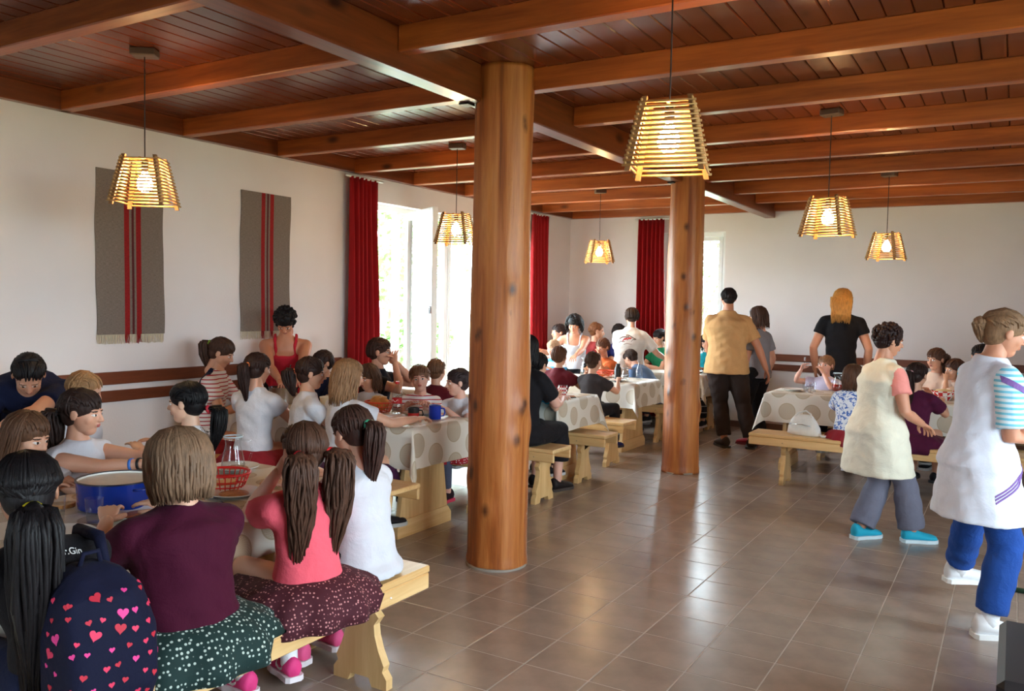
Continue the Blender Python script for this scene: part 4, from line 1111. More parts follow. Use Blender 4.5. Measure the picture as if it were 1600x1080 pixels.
# ---- nearest table, wall side
person('girl with brown hair at the left picture edge, looking right', -3.72, 2.02, -84, 1.28, hc=(-3.648, 2.041, 0.999), near=True, lean=6, head=(12, 14, 0), hair=dict(s='long', c=(96, 66, 48), L=.9, bl=None, core=False), top=tee(WHITE, sl=.3), bottom=dict(k='trousers', m=NAVY))
A6 = person('girl in white sleeveless top, dark hair, hands over the pot', -3.78, 2.36, -76, 1.37, hc=(-3.726, 2.339, 1.070), near=True, lean=8, head=(16, 6, 0), hands=(('w', -3.22, 2.56, .88), ('w', -3.20, 2.44, .87)), tone=(216, 160, 132),
   hair=dict(s='pony', c=(50, 34, 30), g=(0, -.48, -.08), L=.22, r=.05, n=90, tie=(40, 36, 40)), top=tee(WHITE, sl=.12, ease=.008), bottom=dict(k='trousers', m=NAVY), spread=.01)
person('boy with short fair hair and white shirt behind the dark haired girl', -4.30, 2.82, -50, 1.16, hc=(-4.337, 2.734, 1.095), pose='stand', lean=4, head=(10, 20, 0), hands=('down', 'down'), hair=dict(s='crop', c=(150, 112, 76)), top=tee(WHITE, sl=.6, ease=.02), bottom=dict(k='trousers', m=NAVY))
person('dark haired adult in navy shirt bending over, far left', -5.30, 2.93, -118, 1.70, hc=(-4.857, 2.720, 1.060), pose='stand', lean=62, head=(0, 50, 0), hands=(('w', -4.55, 2.25, .85), ('w', -4.75, 2.55, .85)), near=True, hair=dict(s='crop', c=BLK, n=90), top=tee(NAVY, sl=.6, ease=.015), bottom=dict(k='trousers', m=BROWNT), wid=1.1)
person('black haired girl in leaf print shirt, facing left', -3.68, 2.86, 112, 1.33, hc=(-3.701, 2.887, 1.067), near=True, lean=6, head=(8, 4, 0), hands=('near', 'near'), tone=(226, 180, 152),
   hair=dict(s='pony', c=(18, 16, 18), g=(.05, -.48, -.18), L=.24, r=.04, n=90, tie=(190, 40, 56), out=.07), top=tee(LEAFP, sl=.5), bottom=dict(k='skirt', m=SK_RED2))
# ---- second table, camera side
person('girl in white shirt with orange hair tie, back to camera', -4.52, 4.12, 12, 1.40, hc=(-4.553, 4.158, 1.124), near=True, lean=5, head=(-6, 8, 0), hair=dict(s='pony', c=DKB, g=(0, -.5, .1), L=.26, r=.036, tie=(240, 130, 70)), top=tee(WHITE, sl=.4), bottom=dict(k='skirt', m=SK_RED2))
person('girl in white shirt with side ponytail, looking right', -4.06, 4.15, -28, 1.37, hc=(-4.063, 4.176, 1.120), near=True, lean=6, head=(-18, 6, 0), hair=dict(s='pony', c=DKB, g=(-.12, -.48, .02), L=.17, r=.042, tie=(230, 120, 80)), top=tee(WHITE, sl=.45), bottom=dict(k='trousers', m=NAVY))
person('girl in white shirt with wavy light brown hair, reaching right', -3.70, 4.17, -10, 1.38, hc=(-3.740, 4.197, 1.121), near=True, lean=7, head=(-12, 8, 0), hands=('near', ('w', -3.44, 4.52, .83)), hair=dict(s='long', c=(150, 112, 80), L=.95, bl=None, core=False, n=70), top=tee(WHITE, sl=.5), bottom=dict(k='skirt', m=cloth('dark purple skirt', (64, 24, 60)), w=1.1))
person('girl in navy pinafore and red striped shirt beside the woman in red', -5.28, 4.42, -58, 1.46, hc=(-5.237, 4.417, 1.194), near=True, lean=12, head=(0, 24, 0), hair=dict(s='pony', c=(70, 46, 36), g=(0, -.5, .18), L=.22, r=.04, tie=(140, 200, 60)), top=tee(REDSTR, sl=.6, back=NAVY), bottom=dict(k='skirt', m=SK_RED2))
B11 = person('woman in red tank top serving by the wall', -5.43, 5.50, -136, 1.62, hc=(-5.380, 5.210, 1.425), pose='stand', lean=26, near=True, head=(-8, 48, 0), hands=(('w', -5.05, 5.02, .98), ('w', -5.18, 4.95, .96)), grips=('grip', 'grip'), tone=(206, 138, 104), hair=dict(s='curly', c=BLK, n=190), top=dict(k='tank', m=REDT), bottom=dict(k='trousers', m=BLACKC), wid=1.06, girth=1.08)
person('dark haired child half hidden beside the woman in red', -5.0, 5.46, 172, 1.30, hc=(-5.073, 5.335, 1.077), lean=6, head=(0, 10, 0), hair=dict(s='short', c=DKB), top=tee(NAVY), bottom=dict(k='trousers', m=NAVY))
person('brown haired child hidden behind the wavy haired girl', -4.42, 5.42, 176, 1.16, hc=(-4.507, 5.266, 0.995), lean=10, head=(0, 16, 0), hair=dict(s='long', c=(90, 62, 46), L=.7, bl=None, core=False), top=tee(WHITE), bottom=dict(k='trousers', m=NAVY))
C15 = person('woman with glasses in black shirt eating by the window', -4.62, 5.62, -74, 1.60, hc=(-4.627, 5.575, 1.186), near=True, lean=6, head=(8, 2, 0), hands=('mouth', 'mouth'), tone=(218, 160, 132), hair=dict(s='short', c=(66, 42, 34), n=80), top=tee(cloth('black blue cotton', (24, 26, 36)), sl=.55), bottom=dict(k='trousers', m=NAVY), girth=1.08)
person('smiling girl in red striped shirt facing the camera, chin on hand', -3.93, 5.42, -146, 1.26, hc=(-3.971, 5.260, 1.019), near=True, lean=12, head=(0, -2, 6), hands=('near', 'near'), tone=(226, 172, 150), hair=dict(s='pony', c=(120, 84, 62), g=(0, -.5, .1), L=.16, r=.03, tie=(200, 60, 70)), top=tee(REDSTR, sl=.5), bottom=dict(k='skirt', m=SK_RED))
person('buzz cut boy in maroon shirt with his back turned, left of the column', -4.20, 6.00, 8, 1.22, hc=(-4.319, 5.969, 1.017), lean=4, hair=dict(s='crop', c=(108, 74, 52)), top=tee(MAROON), bottom=dict(k='trousers', m=NAVY))
person('girl in white shirt looking left, beside the near column', -3.63, 5.48, 172, 1.26, hc=(-3.682, 5.352, 1.001), near=True, lean=12, head=(-30, 4, 0), tone=(226, 172, 150), hair=dict(s='pony', c=(58, 44, 44), g=(0, -.5, .0), L=.2, r=.035), top=tee(WHITE), bottom=dict(k='skirt', m=SK_RED, under=dict(m=cloth('grey leggings', (84, 88, 108)))), shoes=((40, 24, 30), (210, 60, 90)))
# ---- third table
person('woman in black sitting on a bench right of the near column', -3.42, 6.02, -8, 1.60, hc=(-3.458, 6.067, 1.242), near=True, lean=6, head=(-10, 6, 0), hair=dict(s='long', c=BLK, L=.7, bl=None, core=False), tone=(222, 168, 148), top=tee(BLACKC, sl=.7), bottom=dict(k='trousers', m=BLACKC, fr=.8, flare=.03, g=.02), shoes=((30, 24, 24), (60, 50, 46)), girth=1.08)
person('child in turquoise shirt leaning beside the woman in black', -3.52, 6.30, -14, 1.28, hc=(-3.555, 6.421, 1.135), lean=22, head=(0, 20, 0), hair=dict(s='short', c=BLK), top=tee(TURQ, sl=.6), bottom=dict(k='trousers', m=NAVY))
# ---- fourth table
person('boy in maroon shirt seen from behind with brown hair', -4.18, 7.93, -4, 1.32, hc=(-4.165, 7.988, 1.064), lean=4, hair=dict(s='short', c=(92, 60, 44)), top=tee(MAROON), bottom=dict(k='trousers', m=NAVY))
person('boy in charcoal shirt seen from behind with cropped hair', -3.76, 7.90, -10, 1.30, hc=(-3.747, 7.953, 1.026), lean=4, hair=dict(s='crop', c=(72, 50, 38)), top=tee(DGREY), bottom=dict(k='trousers', m=BLACKC), shoes=((30, 40, 96), (40, 40, 60)))
person('fair haired child in turquoise and white in front of the woman in white', -5.02, 9.52, 176, 1.26, hc=(-5.021, 9.433, 1.057), lean=10, head=(0, 14, 0), hair=dict(s='short', c=(160, 128, 100)), top=tee(stripes('turquoise and white', (230, 236, 240), (60, 150, 200), 9, .5)), bottom=dict(k='trousers', m=NAVY))
person('dark haired child by the far corner, mostly hidden', -5.32, 10.2, 150, 1.52, hc=(-5.334, 10.158, 1.278), lean=4, hair=dict(s='short', c=DKB), top=tee(WHITE), bottom=dict(k='trousers', m=NAVY))
person('woman in white tank top with black curly hair leaning over the table', -5.02, 10.06, -160, 1.60, hc=(-4.931, 9.835, 1.364), pose='stand', lean=27, face_det=True, head=(-8, 26, 0), hands=(('w', -4.72, 9.42, .95), ('w', -5.28, 9.55, 1.02)), tone=(206, 146, 116), hair=dict(s='curly', c=BLK, L=.5, n=170), top=dict(k='tank', m=WHITE), bottom=dict(k='trousers', m=BLACKC))
person('brown haired man in red shirt seated near the far corner', -4.90, 10.5, -60, 1.72, hc=(-4.910, 10.501, 1.260), lean=4, head=(0, 6, 0), hair=dict(s='crop', c=(126, 78, 48)), top=tee(cloth('brick red cotton', (150, 50, 50))), bottom=dict(k='trousers', m=NAVY), seat=BZ)
person('boy in orange shirt facing the camera at the fourth table', -4.38, 9.53, 172, 1.38, hc=(-4.352, 9.467, 1.101), lean=8, head=(0, 14, 0), hands=('mouth', 'near'), hair=dict(s='short', c=(96, 60, 42)), top=tee(ORANGE), bottom=dict(k='trousers', m=NAVY), tone=(206, 140, 106))
person('boy in navy shirt beyond the woman in the printed shirt', -4.77, 10.97, -120, 1.70, hc=(-4.761, 10.921, 1.239), lean=4, head=(0, 8, 0), hair=dict(s='short', c=(44, 34, 32)), top=tee(cloth('royal navy cotton', (30, 40, 110))), bottom=dict(k='trousers', m=NAVY))
D28 = person('woman in white T-shirt with a printed back, standing', -4.06, 9.86, 10, 1.58, hc=(-4.166, 9.928, 1.474), pose='stand', lean=10, head=(20, 14, 0), hands=(('w', -4.35, 10.25, 1.0), ('w', -3.8, 10.2, .95)), hair=dict(s='short', c=(60, 46, 40), n=60), top=tee(cloth('off white cotton', (226, 220, 212)), sl=.8, ease=.03), bottom=dict(k='trousers', m=BROWNT), girth=1.1, wid=1.08)
person('boy in blue grey shirt bent low over his plate', -3.62, 9.50, 78, 1.32, hc=(-4.003, 9.533, 0.973), lean=46, head=(0, 40, 0), hands=('near', 'near'), hair=dict(s='crop', c=(58, 42, 36)), top=tee(BLUEG), bottom=dict(k='trousers', m=BLACKC), shoes=((30, 36, 90), (40, 40, 60)))
person('dark haired child in green shirt left of the farther column', -4.18, 10.98, 150, 1.50, hc=(-4.175, 10.933, 1.189), lean=6, head=(0, 16, 0), hair=dict(s='short', c=(36, 28, 28)), top=tee(GREEN), bottom=dict(k='trousers', m=NAVY))
person('girl in teal shirt right of the farther column, looking down', -3.50, 10.98, 168, 1.47, hc=(-3.491, 10.905, 1.156), lean=8, face_det=True, head=(6, 22, 0), hair=dict(s='long', c=(30, 24, 26), L=.6, bl=None, core=False, clip=(200, 200, 210)), top=tee(TEAL, sl=.9), bottom=dict(k='leggings', m=stripes('black with white lines', (26, 26, 30), (190, 190, 190), 12, .12)), shoes=((30, 30, 36), (220, 220, 220)))
# ---- standing adults
person('man in tan T-shirt standing with his back to camera', -2.70, 9.66, 22, 1.85, hc=(-2.861, 9.668, 1.723), pose='stand', lean=3, head=(10, 10, 0), near=True, hands=(('w', -3.16, 10.02, .84), ('w', -2.42, 9.78, .90)), girth=1.16, wid=1.08, tone=(196, 134, 104), hair=dict(s='crop', c=(36, 30, 30), n=80), top=tee(TAN, sl=.75, ease=.03, hem=.05), bottom=dict(k='trousers', m=BROWNT, g=.022, flare=.012), shoes=((58, 46, 40), (40, 34, 30)), feet=((-2.84, 9.62, 0, 40), (-2.56, 9.72, 0, 10)))
person('woman in grey T-shirt beside the man in tan', -2.52, 10.10, 70, 1.66, hc=(-2.636, 10.100, 1.519), pose='stand', lean=3, head=(10, 12, 0), hands=('down', 'down'), tone=(214, 156, 128), hair=dict(s='long', c=(76, 52, 42), L=.7, bl=None, core=False), top=tee(GREYC, sl=.6), bottom=dict(k='trousers', m=BLACKC), shoes=((150, 36, 50), (120, 30, 40)))
person('blond woman in black T-shirt standing by the back wall', -1.62, 10.05, 6, 1.82, hc=(-1.677, 10.085, 1.738), pose='stand', lean=2, near=True, head=(-6, 4, 0), hands=('down', 'down'), tone=(214, 150, 118), hair=dict(s='long', c=(192, 138, 74), L=1.15, n=110), top=tee(BLACKC, sl=.45), bottom=dict(k='trousers', m=BLACKC))
# ---- right table
person('fair child eating with spoon at the left end of the right table', -1.74, 9.52, 168, 1.22, hc=(-1.723, 9.464, 1.022), lean=6, face_det=True, head=(0, -4, 0), hands=('mouth', (.2, .2, .98)), tone=(228, 172, 150), hair=dict(s='short', c=(140, 98, 70)), top=tee(LILAC), bottom=dict(k='trousers', m=NAVY))
person('small girl in blue flowered shirt seated beside the handbag', -1.20, 8.02, -4, 1.24, hc=(-1.223, 8.060, 1.026), lean=3, near=True, hair=dict(s='long', c=(92, 62, 46), L=.62, bl=None, n=70, core=False), top=tee(FLORAL, sl=.9, ease=.02), bottom=dict(k='skirt', m=SK_RED2, w=.9, under=dict(m=NAVY, fr=.45)), shoes=((30, 30, 40), (220, 214, 214), (236, 232, 236)))
person('girl in burgundy dress seated with her back turned', -.68, 8.03, -14, 1.32, hc=(-0.705, 8.078, 1.062), lean=4, near=True, head=(-10, 8, 0), hair=dict(s='pony', c=(46, 30, 28), g=(0, -.5, .05), L=.3, r=.05, tie=(220, 170, 180), clip=(230, 180, 190)), top=tee(BURG, sl=.6), bottom=dict(k='skirt', m=BURG, w=1.05), shoes=((26, 26, 32), (40, 40, 44)))
person('girl with brown hair facing camera at the far side, right table', -.69, 9.58, 158, 1.46, hc=(-0.674, 9.531, 1.134), lean=4, face_det=True, head=(-10, 6, 0), hair=dict(s='pony', c=(86, 58, 44), g=(0, -.5, .12), L=.2, r=.04, tie=(200, 120, 120)), top=tee(BLOUSE), bottom=dict(k='trousers', m=NAVY))
person('girl in cream blouse in profile facing left, right table', -.50, 9.48, 128, 1.28, hc=(-0.504, 9.450, 1.044), lean=4, face_det=True, head=(10, 4, 0), hands=('mouth', 'near'), hair=dict(s='long', c=(74, 46, 36), L=.8, bl=None, core=False), top=dict(k='blouse', m=BLOUSE, sl=.9, ease=.02), bottom=dict(k='trousers', m=NAVY))
person('dark haired person half hidden behind the woman in the white tunic', -.26, 9.55, 172, 1.66, hc=(-0.271, 9.491, 1.188), lean=4, hair=dict(s='short', c=(30, 24, 26)), top=tee(cloth('dark violet cotton', (60, 40, 60))), bottom=dict(k='trousers', m=NAVY))
E37 = person('woman in cream tabard and grey trousers walking right', -.73, 6.43, -52, 1.53, hc=(-0.753, 6.465, 1.411), pose='stand', lean=6, near=True, head=(-8, 12, 0), hands=((-.12, .20, .80), (.16, .24, .84)), girth=1.16, wid=1.08, tone=(206, 144, 114), hair=dict(s='curly', c=(46, 28, 26), n=260),
   top=dict(k='tunic', m=CREAM, m2=PEACH, sl=.55, down=.19, flare=.03, ease=.025, name='tabard', cut=.118), bottom=dict(k='trousers', m=GTROU, g=.022, flare=.03, fr=.97), shoes=((40, 170, 200), (210, 226, 232)), feet=((-.88, 6.36, .0, -40), (-.56, 6.47, 0, -62)), hipz=.50*1.53)
F42 = person('woman in white tunic and blue jeans at the right edge', -.04, 4.88, -62, 1.66, hc=(-0.041, 4.911, 1.515), pose='stand', lean=5, neck=30, near=True, pole=(.25, -1, -.35), head=(-6, 14, 0), hands=((-.05, .36, 1.06), (.12, .30, 1.05)), girth=.95, wid=1.12, tone=(206, 142, 112), hair=dict(s='bun', c=(132, 100, 74), g=(0, -.47, .12), n=90),
   top=dict(k='tunic', m=APRON, m2=BLUESTR, sl=.8, down=.163, flare=.03, ease=.022, name='tunic', cut=.098), bottom=dict(k='trousers', m=JEANS, g=.02, flare=.012, fr=.94), shoes=((232, 232, 236), (240, 240, 240), (240, 240, 244)), feet=((-.22, 5.38, .035, -58), (-.05, 4.78, 0, -64)), hipz=.517*1.66)

# ---- details worn by people
gl = MB(); i = C15
for s in (-1, 1):
    n = 18; c = Vector((s*.135, .40, .0)); pts = [i['Mh'] @ Vector((c.x+.085*math.cos(2*math.pi*j/n), c.y-.15*abs(math.cos(2*math.pi*j/n)*.085), c.z+.065*math.sin(2*math.pi*j/n))) for j in range(n+1)]
    gl.tube(pts, .0016, 5); gl.tube([i['Mh'] @ Vector((s*.22, .38, .02)), i['Mh'] @ Vector((s*.36, -.02, .04))], .0016, 5)
gl.tube([i['Mh'] @ Vector((-.05, .41, .01)), i['Mh'] @ Vector((.05, .41, .01))], .0016, 5)
gl.build('glasses', plain('dark frame', (60, 30, 30), .4), i['root'], True)

# ---- backpack with hearts, worn by the girl at far left
M_PACK = cloth('navy backpack fabric', (14, 16, 42), .8, .2)
def mk_backpack(inf):
    t = thing('backpack', 'navy backpack printed with pink and red hearts, bottom left', 'backpack', inf['root'].location, inf['root'].rotation_euler[2])
    zt = inf['s'].z-.015; zb = zt-.45; y0 = inf['c'].y-.075*inf['h']-.012
    m = MB(); rs = []
    for q, w, d in ((0, .10, .05), (.04, .12, .085), (.3, .132, .105), (.62, .13, .10), (.85, .108, .08), (.96, .07, .05), (1, .04, .03)):
        z = zb+(zt-zb)*q; ring = []
        for j in range(28):
            a = 2*math.pi*j/28; ca, sa = math.cos(a), math.sin(a); e = .55
            ring.append((math.copysign(abs(ca)**e, ca)*w+.006*math.sin(z*40+a*3), y0-d+math.copysign(abs(sa)**e, sa)*d+.004*math.sin(z*60+a*5), z))
        rs.append(ring)
    m.rings(rs); me = remesh(m, .009, 3); me.materials.append(M_PACK); body = link('pack_body', me, t)
    bv = ray_on(body, None, None)
    for s in (-1, 1):
        m = MB(); S = inf['S'][s]; p = [Vector((s*.06, y0-.02, zt-.02)), Vector((s*.065, y0+.03, inf['s'].z+.03)), Vector((s*.072, inf['s'].y+.03, inf['s'].z+.025)), Vector((s*.085, inf['c'].y+.10, inf['c'].z)), Vector((s*.10, inf['w'].y+.06, inf['w'].z)), Vector((s*.12, y0-.03, zb+.06))]
        m.tube(p, [.012, .018, .02, .018, .012, .010], 8); m.build('strap', M_PACK, t, True)
    m = MB(); m.tube([(-.03, y0-.05, zt-.01), (-.02, y0-.055, zt+.03), (.02, y0-.055, zt+.03), (.03, y0-.05, zt-.01)], .007, 8); m.build('carry_loop', M_PACK, t, True)
    hp = []
    for i in range(22):
        a = 2*math.pi*i/22; hp.append((16*math.sin(a)**3/17, (13*math.cos(a)-5*math.cos(2*a)-2*math.cos(3*a)-math.cos(4*a))/17))
    hm = MB(); hm.prism(hp, lambda p: (p[0], p[1], -.06), lambda p: (p[0], p[1], .06))
    mats = [plain('heart pink', (226, 60, 140), .7), plain('heart red', (190, 34, 56), .7), plain('heart rose', (220, 50, 90), .7)]
    mes = [hm.mesh('heart', q) for q in mats]; rg = np.random.default_rng(5); n = 0
    for r in range(9):
        for c in range(9):
            side = c-4; z = zb+.03+r*.044+rg.uniform(-.008, .008); x = side*.045+rg.uniform(-.012, .012)+(.02 if r % 2 else 0)
            if abs(x) < .125: o, d = Vector((x, y0-.6, z)), Vector((0, 1, 0))
            else: o, d = Vector((math.copysign(.6, x), y0-.06-(abs(x)-.125)*1.2, z)), Vector((-math.copysign(1, x), 0, 0))
            h_ = bv.ray_cast(o, d)
            if h_[0] is None: continue
            big = rg.random() < .06; s = (.017 if big else rg.uniform(.0075, .0105))
            q = h_[1].to_track_quat('Z', 'Y').to_matrix().to_4x4()
            ob = link('heart', mes[int(rg.integers(0, 3))], t); ob.matrix_local = Matrix.Translation(h_[0]+h_[1]*.0006) @ q @ Matrix.Rotation(rg.uniform(-.5, .5), 4, 'Z') @ Matrix.Scale(s, 4)
    return t
mk_backpack(A1)
# lettering on her black top
def text_mesh(s, size):
    cu = bpy.data.curves.new('lettering', 'FONT'); cu.body = s; cu.size = size; cu.extrude = .0008; cu.align_x = 'CENTER'
    o = bpy.data.objects.new('lettering', cu); TMP.objects.link(o); vl = TMPS.view_layers[0]; vl.update()
    me = bpy.data.meshes.new_from_object(o.evaluated_get(vl.depsgraph)); bpy.data.objects.remove(o); return me
bv = ray_on(A1['top'], None, None)
hit = bv.ray_cast(Vector((.0, -.8, A1['s'].z-.012)), Vector((0, 1, 0)))
if hit[0] is not None:
    me = text_mesh('r.Gin', .03); me.materials.append(plain('white print', (235, 232, 230), .6))
    o = link('lettering', me, A1['top']); n = hit[1]; xx = Vector((1, 0, 0)); xx = (xx-n*xx.dot(n)).normalized(); yy = n.cross(xx)
    o.matrix_local = Matrix(((xx.x, yy.x, n.x, hit[0].x), (xx.y, yy.y, n.y, hit[0].y), (xx.z, yy.z, n.z, hit[0].z), (0, 0, 0, 1))) @ Matrix.Translation((0, 0, .004))
# swoosh on the pink shoes
for sh in [c for c in A3['root'].children if c.name.startswith('shoe')]:
    bv = ray_on(sh, None, None); ctr = sum((Vector(b) for b in sh.bound_box), Vector())/8
    m = MB(); rs = []
    for i in range(9):
        q = i/8; y = ctr.y-.05+q*.085; zc = ctr.z-.012+.05*(abs(q-.3)**1.6)*(1 if q > .3 else 1.8)-.006; w = .016*math.sin(math.pi*min(1, q*.9+.12))**.9*(1-q*.75)
        pr = []
        for k in (-.5, .5):
            h_ = bv.ray_cast(Vector((ctr.x-.3, y, zc+w*k)), Vector((1, 0, 0)))
            if h_[0] is None: pr = None; break
            pr.append(h_[0]+h_[1]*.002)
        if pr: rs.append([pr[0], pr[1], pr[1]+Vector((.003, 0, 0)), pr[0]+Vector((.003, 0, 0))])
    if len(rs) > 2: m.rings(rs); m.build('swoosh', plain('white print', (235, 232, 230), .6), sh)
# tunic stripes, printed T-shirt back, bracelets, pinafore back
M_VIO = cloth('violet braid', (128, 96, 160)); bv = ray_on(F42['top'], None, None)
for k in range(3):
    pts = [(.8, -.03+.22*q, .735+.15*q-.016*k) for q in [i/14 for i in range(15)]]
    m = ribbon(bv, pts, Vector((-1, 0, 0)), .009)
    if m: m.build('braid', M_VIO, F42['top'])
m = ribbon(bv, [(.8, -.02+.14*q, F42['s'].z-.045-.075*q) for q in [i/10 for i in range(11)]], Vector((-1, 0, 0)), .03)
if m: m.build('collar_braid', M_VIO, F42['top'])
bv = ray_on(D28['top'], None, None); cz = D28['c'].z
for k, (a, b, w, c) in enumerate((((-.10, .03), (.02, .07), .012, (96, 72, 60)), ((-.02, .075), (.10, .045), .012, (120, 92, 72)), ((-.06, .0), (.0, .05), .02, (176, 48, 44)), ((.0, .02), (.05, .055), .02, (190, 60, 50)), ((-.11, -.02), (-.03, .01), .008, (110, 90, 80)), ((.05, .0), (.11, .04), .008, (90, 70, 64)), ((-.04, -.04), (.06, -.02), .006, (150, 120, 100)))):
    m = ribbon(bv, [(a[0]+(b[0]-a[0])*q, -.9, cz+a[1]+(b[1]-a[1])*q+.01*math.sin(q*5)) for q in [i/6 for i in range(7)]], Vector((0, 1, 0)), w)
    if m: m.build('shirt_print', plain('print %d' % k, c, .8), D28['top'])
for k, (q, c) in enumerate(((.12, (24, 24, 28)), (.30, (60, 120, 210)))):
    m = MB(); w, e = A6['Wr'][1], A6['E'][1]; d = (e-w).normalized(); m.lathe([(.026, -.006), (.029, -.006), (.029, .006), (.026, .006)], 18); m.xf(Matrix.Translation(w+(e-w)*q) @ d.to_track_quat('Z', 'Y').to_matrix().to_4x4()); m.build('wristband', plain('band %d' % k, c, .5), A6['root'], True)

# ================================================================== THINGS ON THE TABLES
TT = TZ+.0035
def lathe_obj(name, label, cat, x, y, z, parts, group=None, rz=0):
    t = thing(name, label, cat, (x, y, z), rz, group)
    for nm, prof, mat in parts:
        m = MB(); m.lathe(prof, 28, cap=True); m.build(nm, mat, t, 'angle')
    return t
def glass_prof(r0, r1, h, th=.002): return [(.001, 0), (r0, 0), (r1, h), (r1-th, h), (r0-th, .006), (.001, .006)]
def tumbler(label, x, y, fill=.5, r=.033, h=.095):
    return lathe_obj('drinking_glass', label, 'glass', x, y, TT, [('glass', glass_prof(r*.82, r, h), M_THIN), ('water', [(.001, .007), (r*.78, .007), (r*(.8+.12*fill), h*fill), (.001, h*fill)], M_WATER)], 'drinking glasses')
def plate(label, x, y, r=.115, food=None):
    t = lathe_obj('plate', label, 'plate', x, y, TT, [('dish', [(.001, 0), (r*.55, 0), (r*.62, .004), (r, .02), (r, .0235), (r*.6, .009), (.001, .007)], M_CERAM)], 'plates')
    if food:
        m = MB(); rs = []; rg = np.random.default_rng(int(abs(x*997)))
        m.lathe([(.001, .0095), (r*.55, .0095), (r*.5, .014), (.001, .017)], 20); m.build('stew', food, t, 'angle')
    return t
STEW = plain('stew', (178, 112, 60), .5, vary=.3, scale=60)
BREAD = plain('bread crust', (196, 132, 66), .8, vary=.25, scale=30, bump=.4); CRUMB = plain('bread crumb', (228, 196, 148), .9, vary=.12, scale=60, bump=.4)
BLUE_EN = plain('blue enamel', (16, 44, 130), .15); REDPL = plain('red plastic', (210, 24, 24), .35)
def bread_slice(label, x, y, z, rz, tilt=0):
    t = thing('bread_slice', label, 'bread', (x, y, z), rz, 'bread slices'); t.rotation_euler = (tilt, 0, rz)
    pr = [(.05*math.cos(a)*(1.05 if math.sin(a) < 0 else 1), .04*math.sin(a)+.008*math.cos(2*a)) for a in [2*math.pi*i/18 for i in range(18)]]
    m = MB(); m.prism([(p[0]*.93, p[1]*.93) for p in pr], lambda p: (p[0], p[1], .0005), lambda p: (p[0], p[1], .0145)); m.build('crumb', CRUMB, t)
    m = MB(); n = len(pr); ri = [(p[0]*.93, p[1]*.93) for p in pr]
    m.rings([[(p[0], p[1], 0) for p in ri], [(p[0], p[1], 0) for p in pr], [(p[0], p[1], .014) for p in pr], [(p[0], p[1], .014) for p in ri]], cap=False); m.build('crust', BREAD, t)
    return t
def basket(label, x, y, col, rz=0):
    t = thing('bread_basket', label, 'basket', (x, y, TT), rz, 'bread baskets')
    m = MB(); m.lathe([(.001, 0), (.07, 0), (.075, .004), (.001, .004)], 24); m.build('base', col, t)
    for k, (r, z) in enumerate(((.082, .022), (.092, .045), (.104, .078))):
        m = MB(); m.tube([(r*math.cos(2*math.pi*i/28)*1.1, r*math.sin(2*math.pi*i/28), z) for i in range(29)], .003 if k < 2 else .006, 6); m.build('rim' if k == 2 else 'hoop', col, t, True)
    for i in range(26):
        a = 2*math.pi*i/26; m = MB(); m.tube([(.074*1.1*math.cos(a), .074*math.sin(a), .003), (.104*1.1*math.cos(a), .104*math.sin(a), .078)], .0026, 5); m.build('rib', col, t, True)
    return t
def pitcher(label, x, y, h=.2, fill=.3, liquid=None, rz=0):
    t = thing('glass_pitcher', label, 'pitcher', (x, y, TT), rz, 'glass pitchers'); r = .05*h/.2*1.1
    pf = [(.001, 0), (r*.95, 0), (r*1.08, h*.08), (r*1.05, h*.3), (r*.78, h*.68), (r*.68, h*.8), (r*.72, h*.9), (r*.86, h), (r*.83, h), (r*.68, h*.9), (r*.64, h*.8), (r*.74, h*.68), (r*1.01, h*.3), (r*1.04, h*.09), (.001, .006)]
    m = MB(); m.lathe(pf, 28); m.build('jug', M_THIN, t, True)
    m = MB(); m.lathe([(.001, .007), (r*1.0, h*.09), (r*1.0, h*fill), (.001, h*fill)], 24); m.build('water' if liquid is None else 'juice', liquid or M_WATER, t, True)
    m = MB(); m.tube([(r*.75, 0, h*.9), (r*1.5, 0, h*.86), (r*1.7, 0, h*.6), (r*1.4, 0, h*.33), (r*1.0, 0, h*.28)], .006, 8); m.build('handle', M_THIN, t, True)
    m = MB(); m.lathe([(r*.83, h-.004), (r*.88, h-.004), (r*.88, h+.002), (r*.83, h+.002)], 28); m.build('rim', plain('glass rim', (200, 214, 220), .1), t, True)
    return t
def mug(label, x, y, mat, h=.09, r=.04, rz=0, inner=None, band=None):
    t = thing('mug', label, 'mug', (x, y, TT), rz, 'mugs')
    m = MB(); m.lathe([(.001, 0), (r*.97, 0), (r, .004), (r, h), (r-.003, h), (r-.003, .005), (.001, .005)], 28); m.build('cup', mat, t, 'angle')
    m = MB(); m.tube([(r-.002, 0, h*.8), (r+.022, 0, h*.78), (r+.028, 0, h*.5), (r+.02, 0, h*.25), (r-.002, 0, h*.22)], .005, 8); m.build('handle', mat, t, True)
    m = MB(); m.lathe([(r-.004, h-.002), (r+.0012, h-.002), (r+.0012, h+.0012), (r-.004, h+.0012)], 28); m.build('rim', plain('dark rim', (24, 26, 40), .3), t, True)
    if band:
        m = MB(); m.lathe([(r+.0003, h*.15), (r+.001, h*.15), (r+.001, h*.6), (r+.0003, h*.6)], 28); m.build('band', band, t)
    return t
def checks(name, a, b, sc):
    t = NT(name); v = t.coord('Object', (sc, sc, sc)); c = t.n('ShaderNodeTexChecker'); c.inputs['Scale'].default_value = 1; c.inputs[1].default_value = s2l(a); c.inputs[2].default_value = s2l(b); t.l(v, c.inputs[0]); t.l(c.outputs[0], t.b.inputs['Base Color']); t.b.inputs['Roughness'].default_value = .25; return t.m
CHECK = checks('red and white checks', (176, 30, 40), (236, 232, 228), 55)

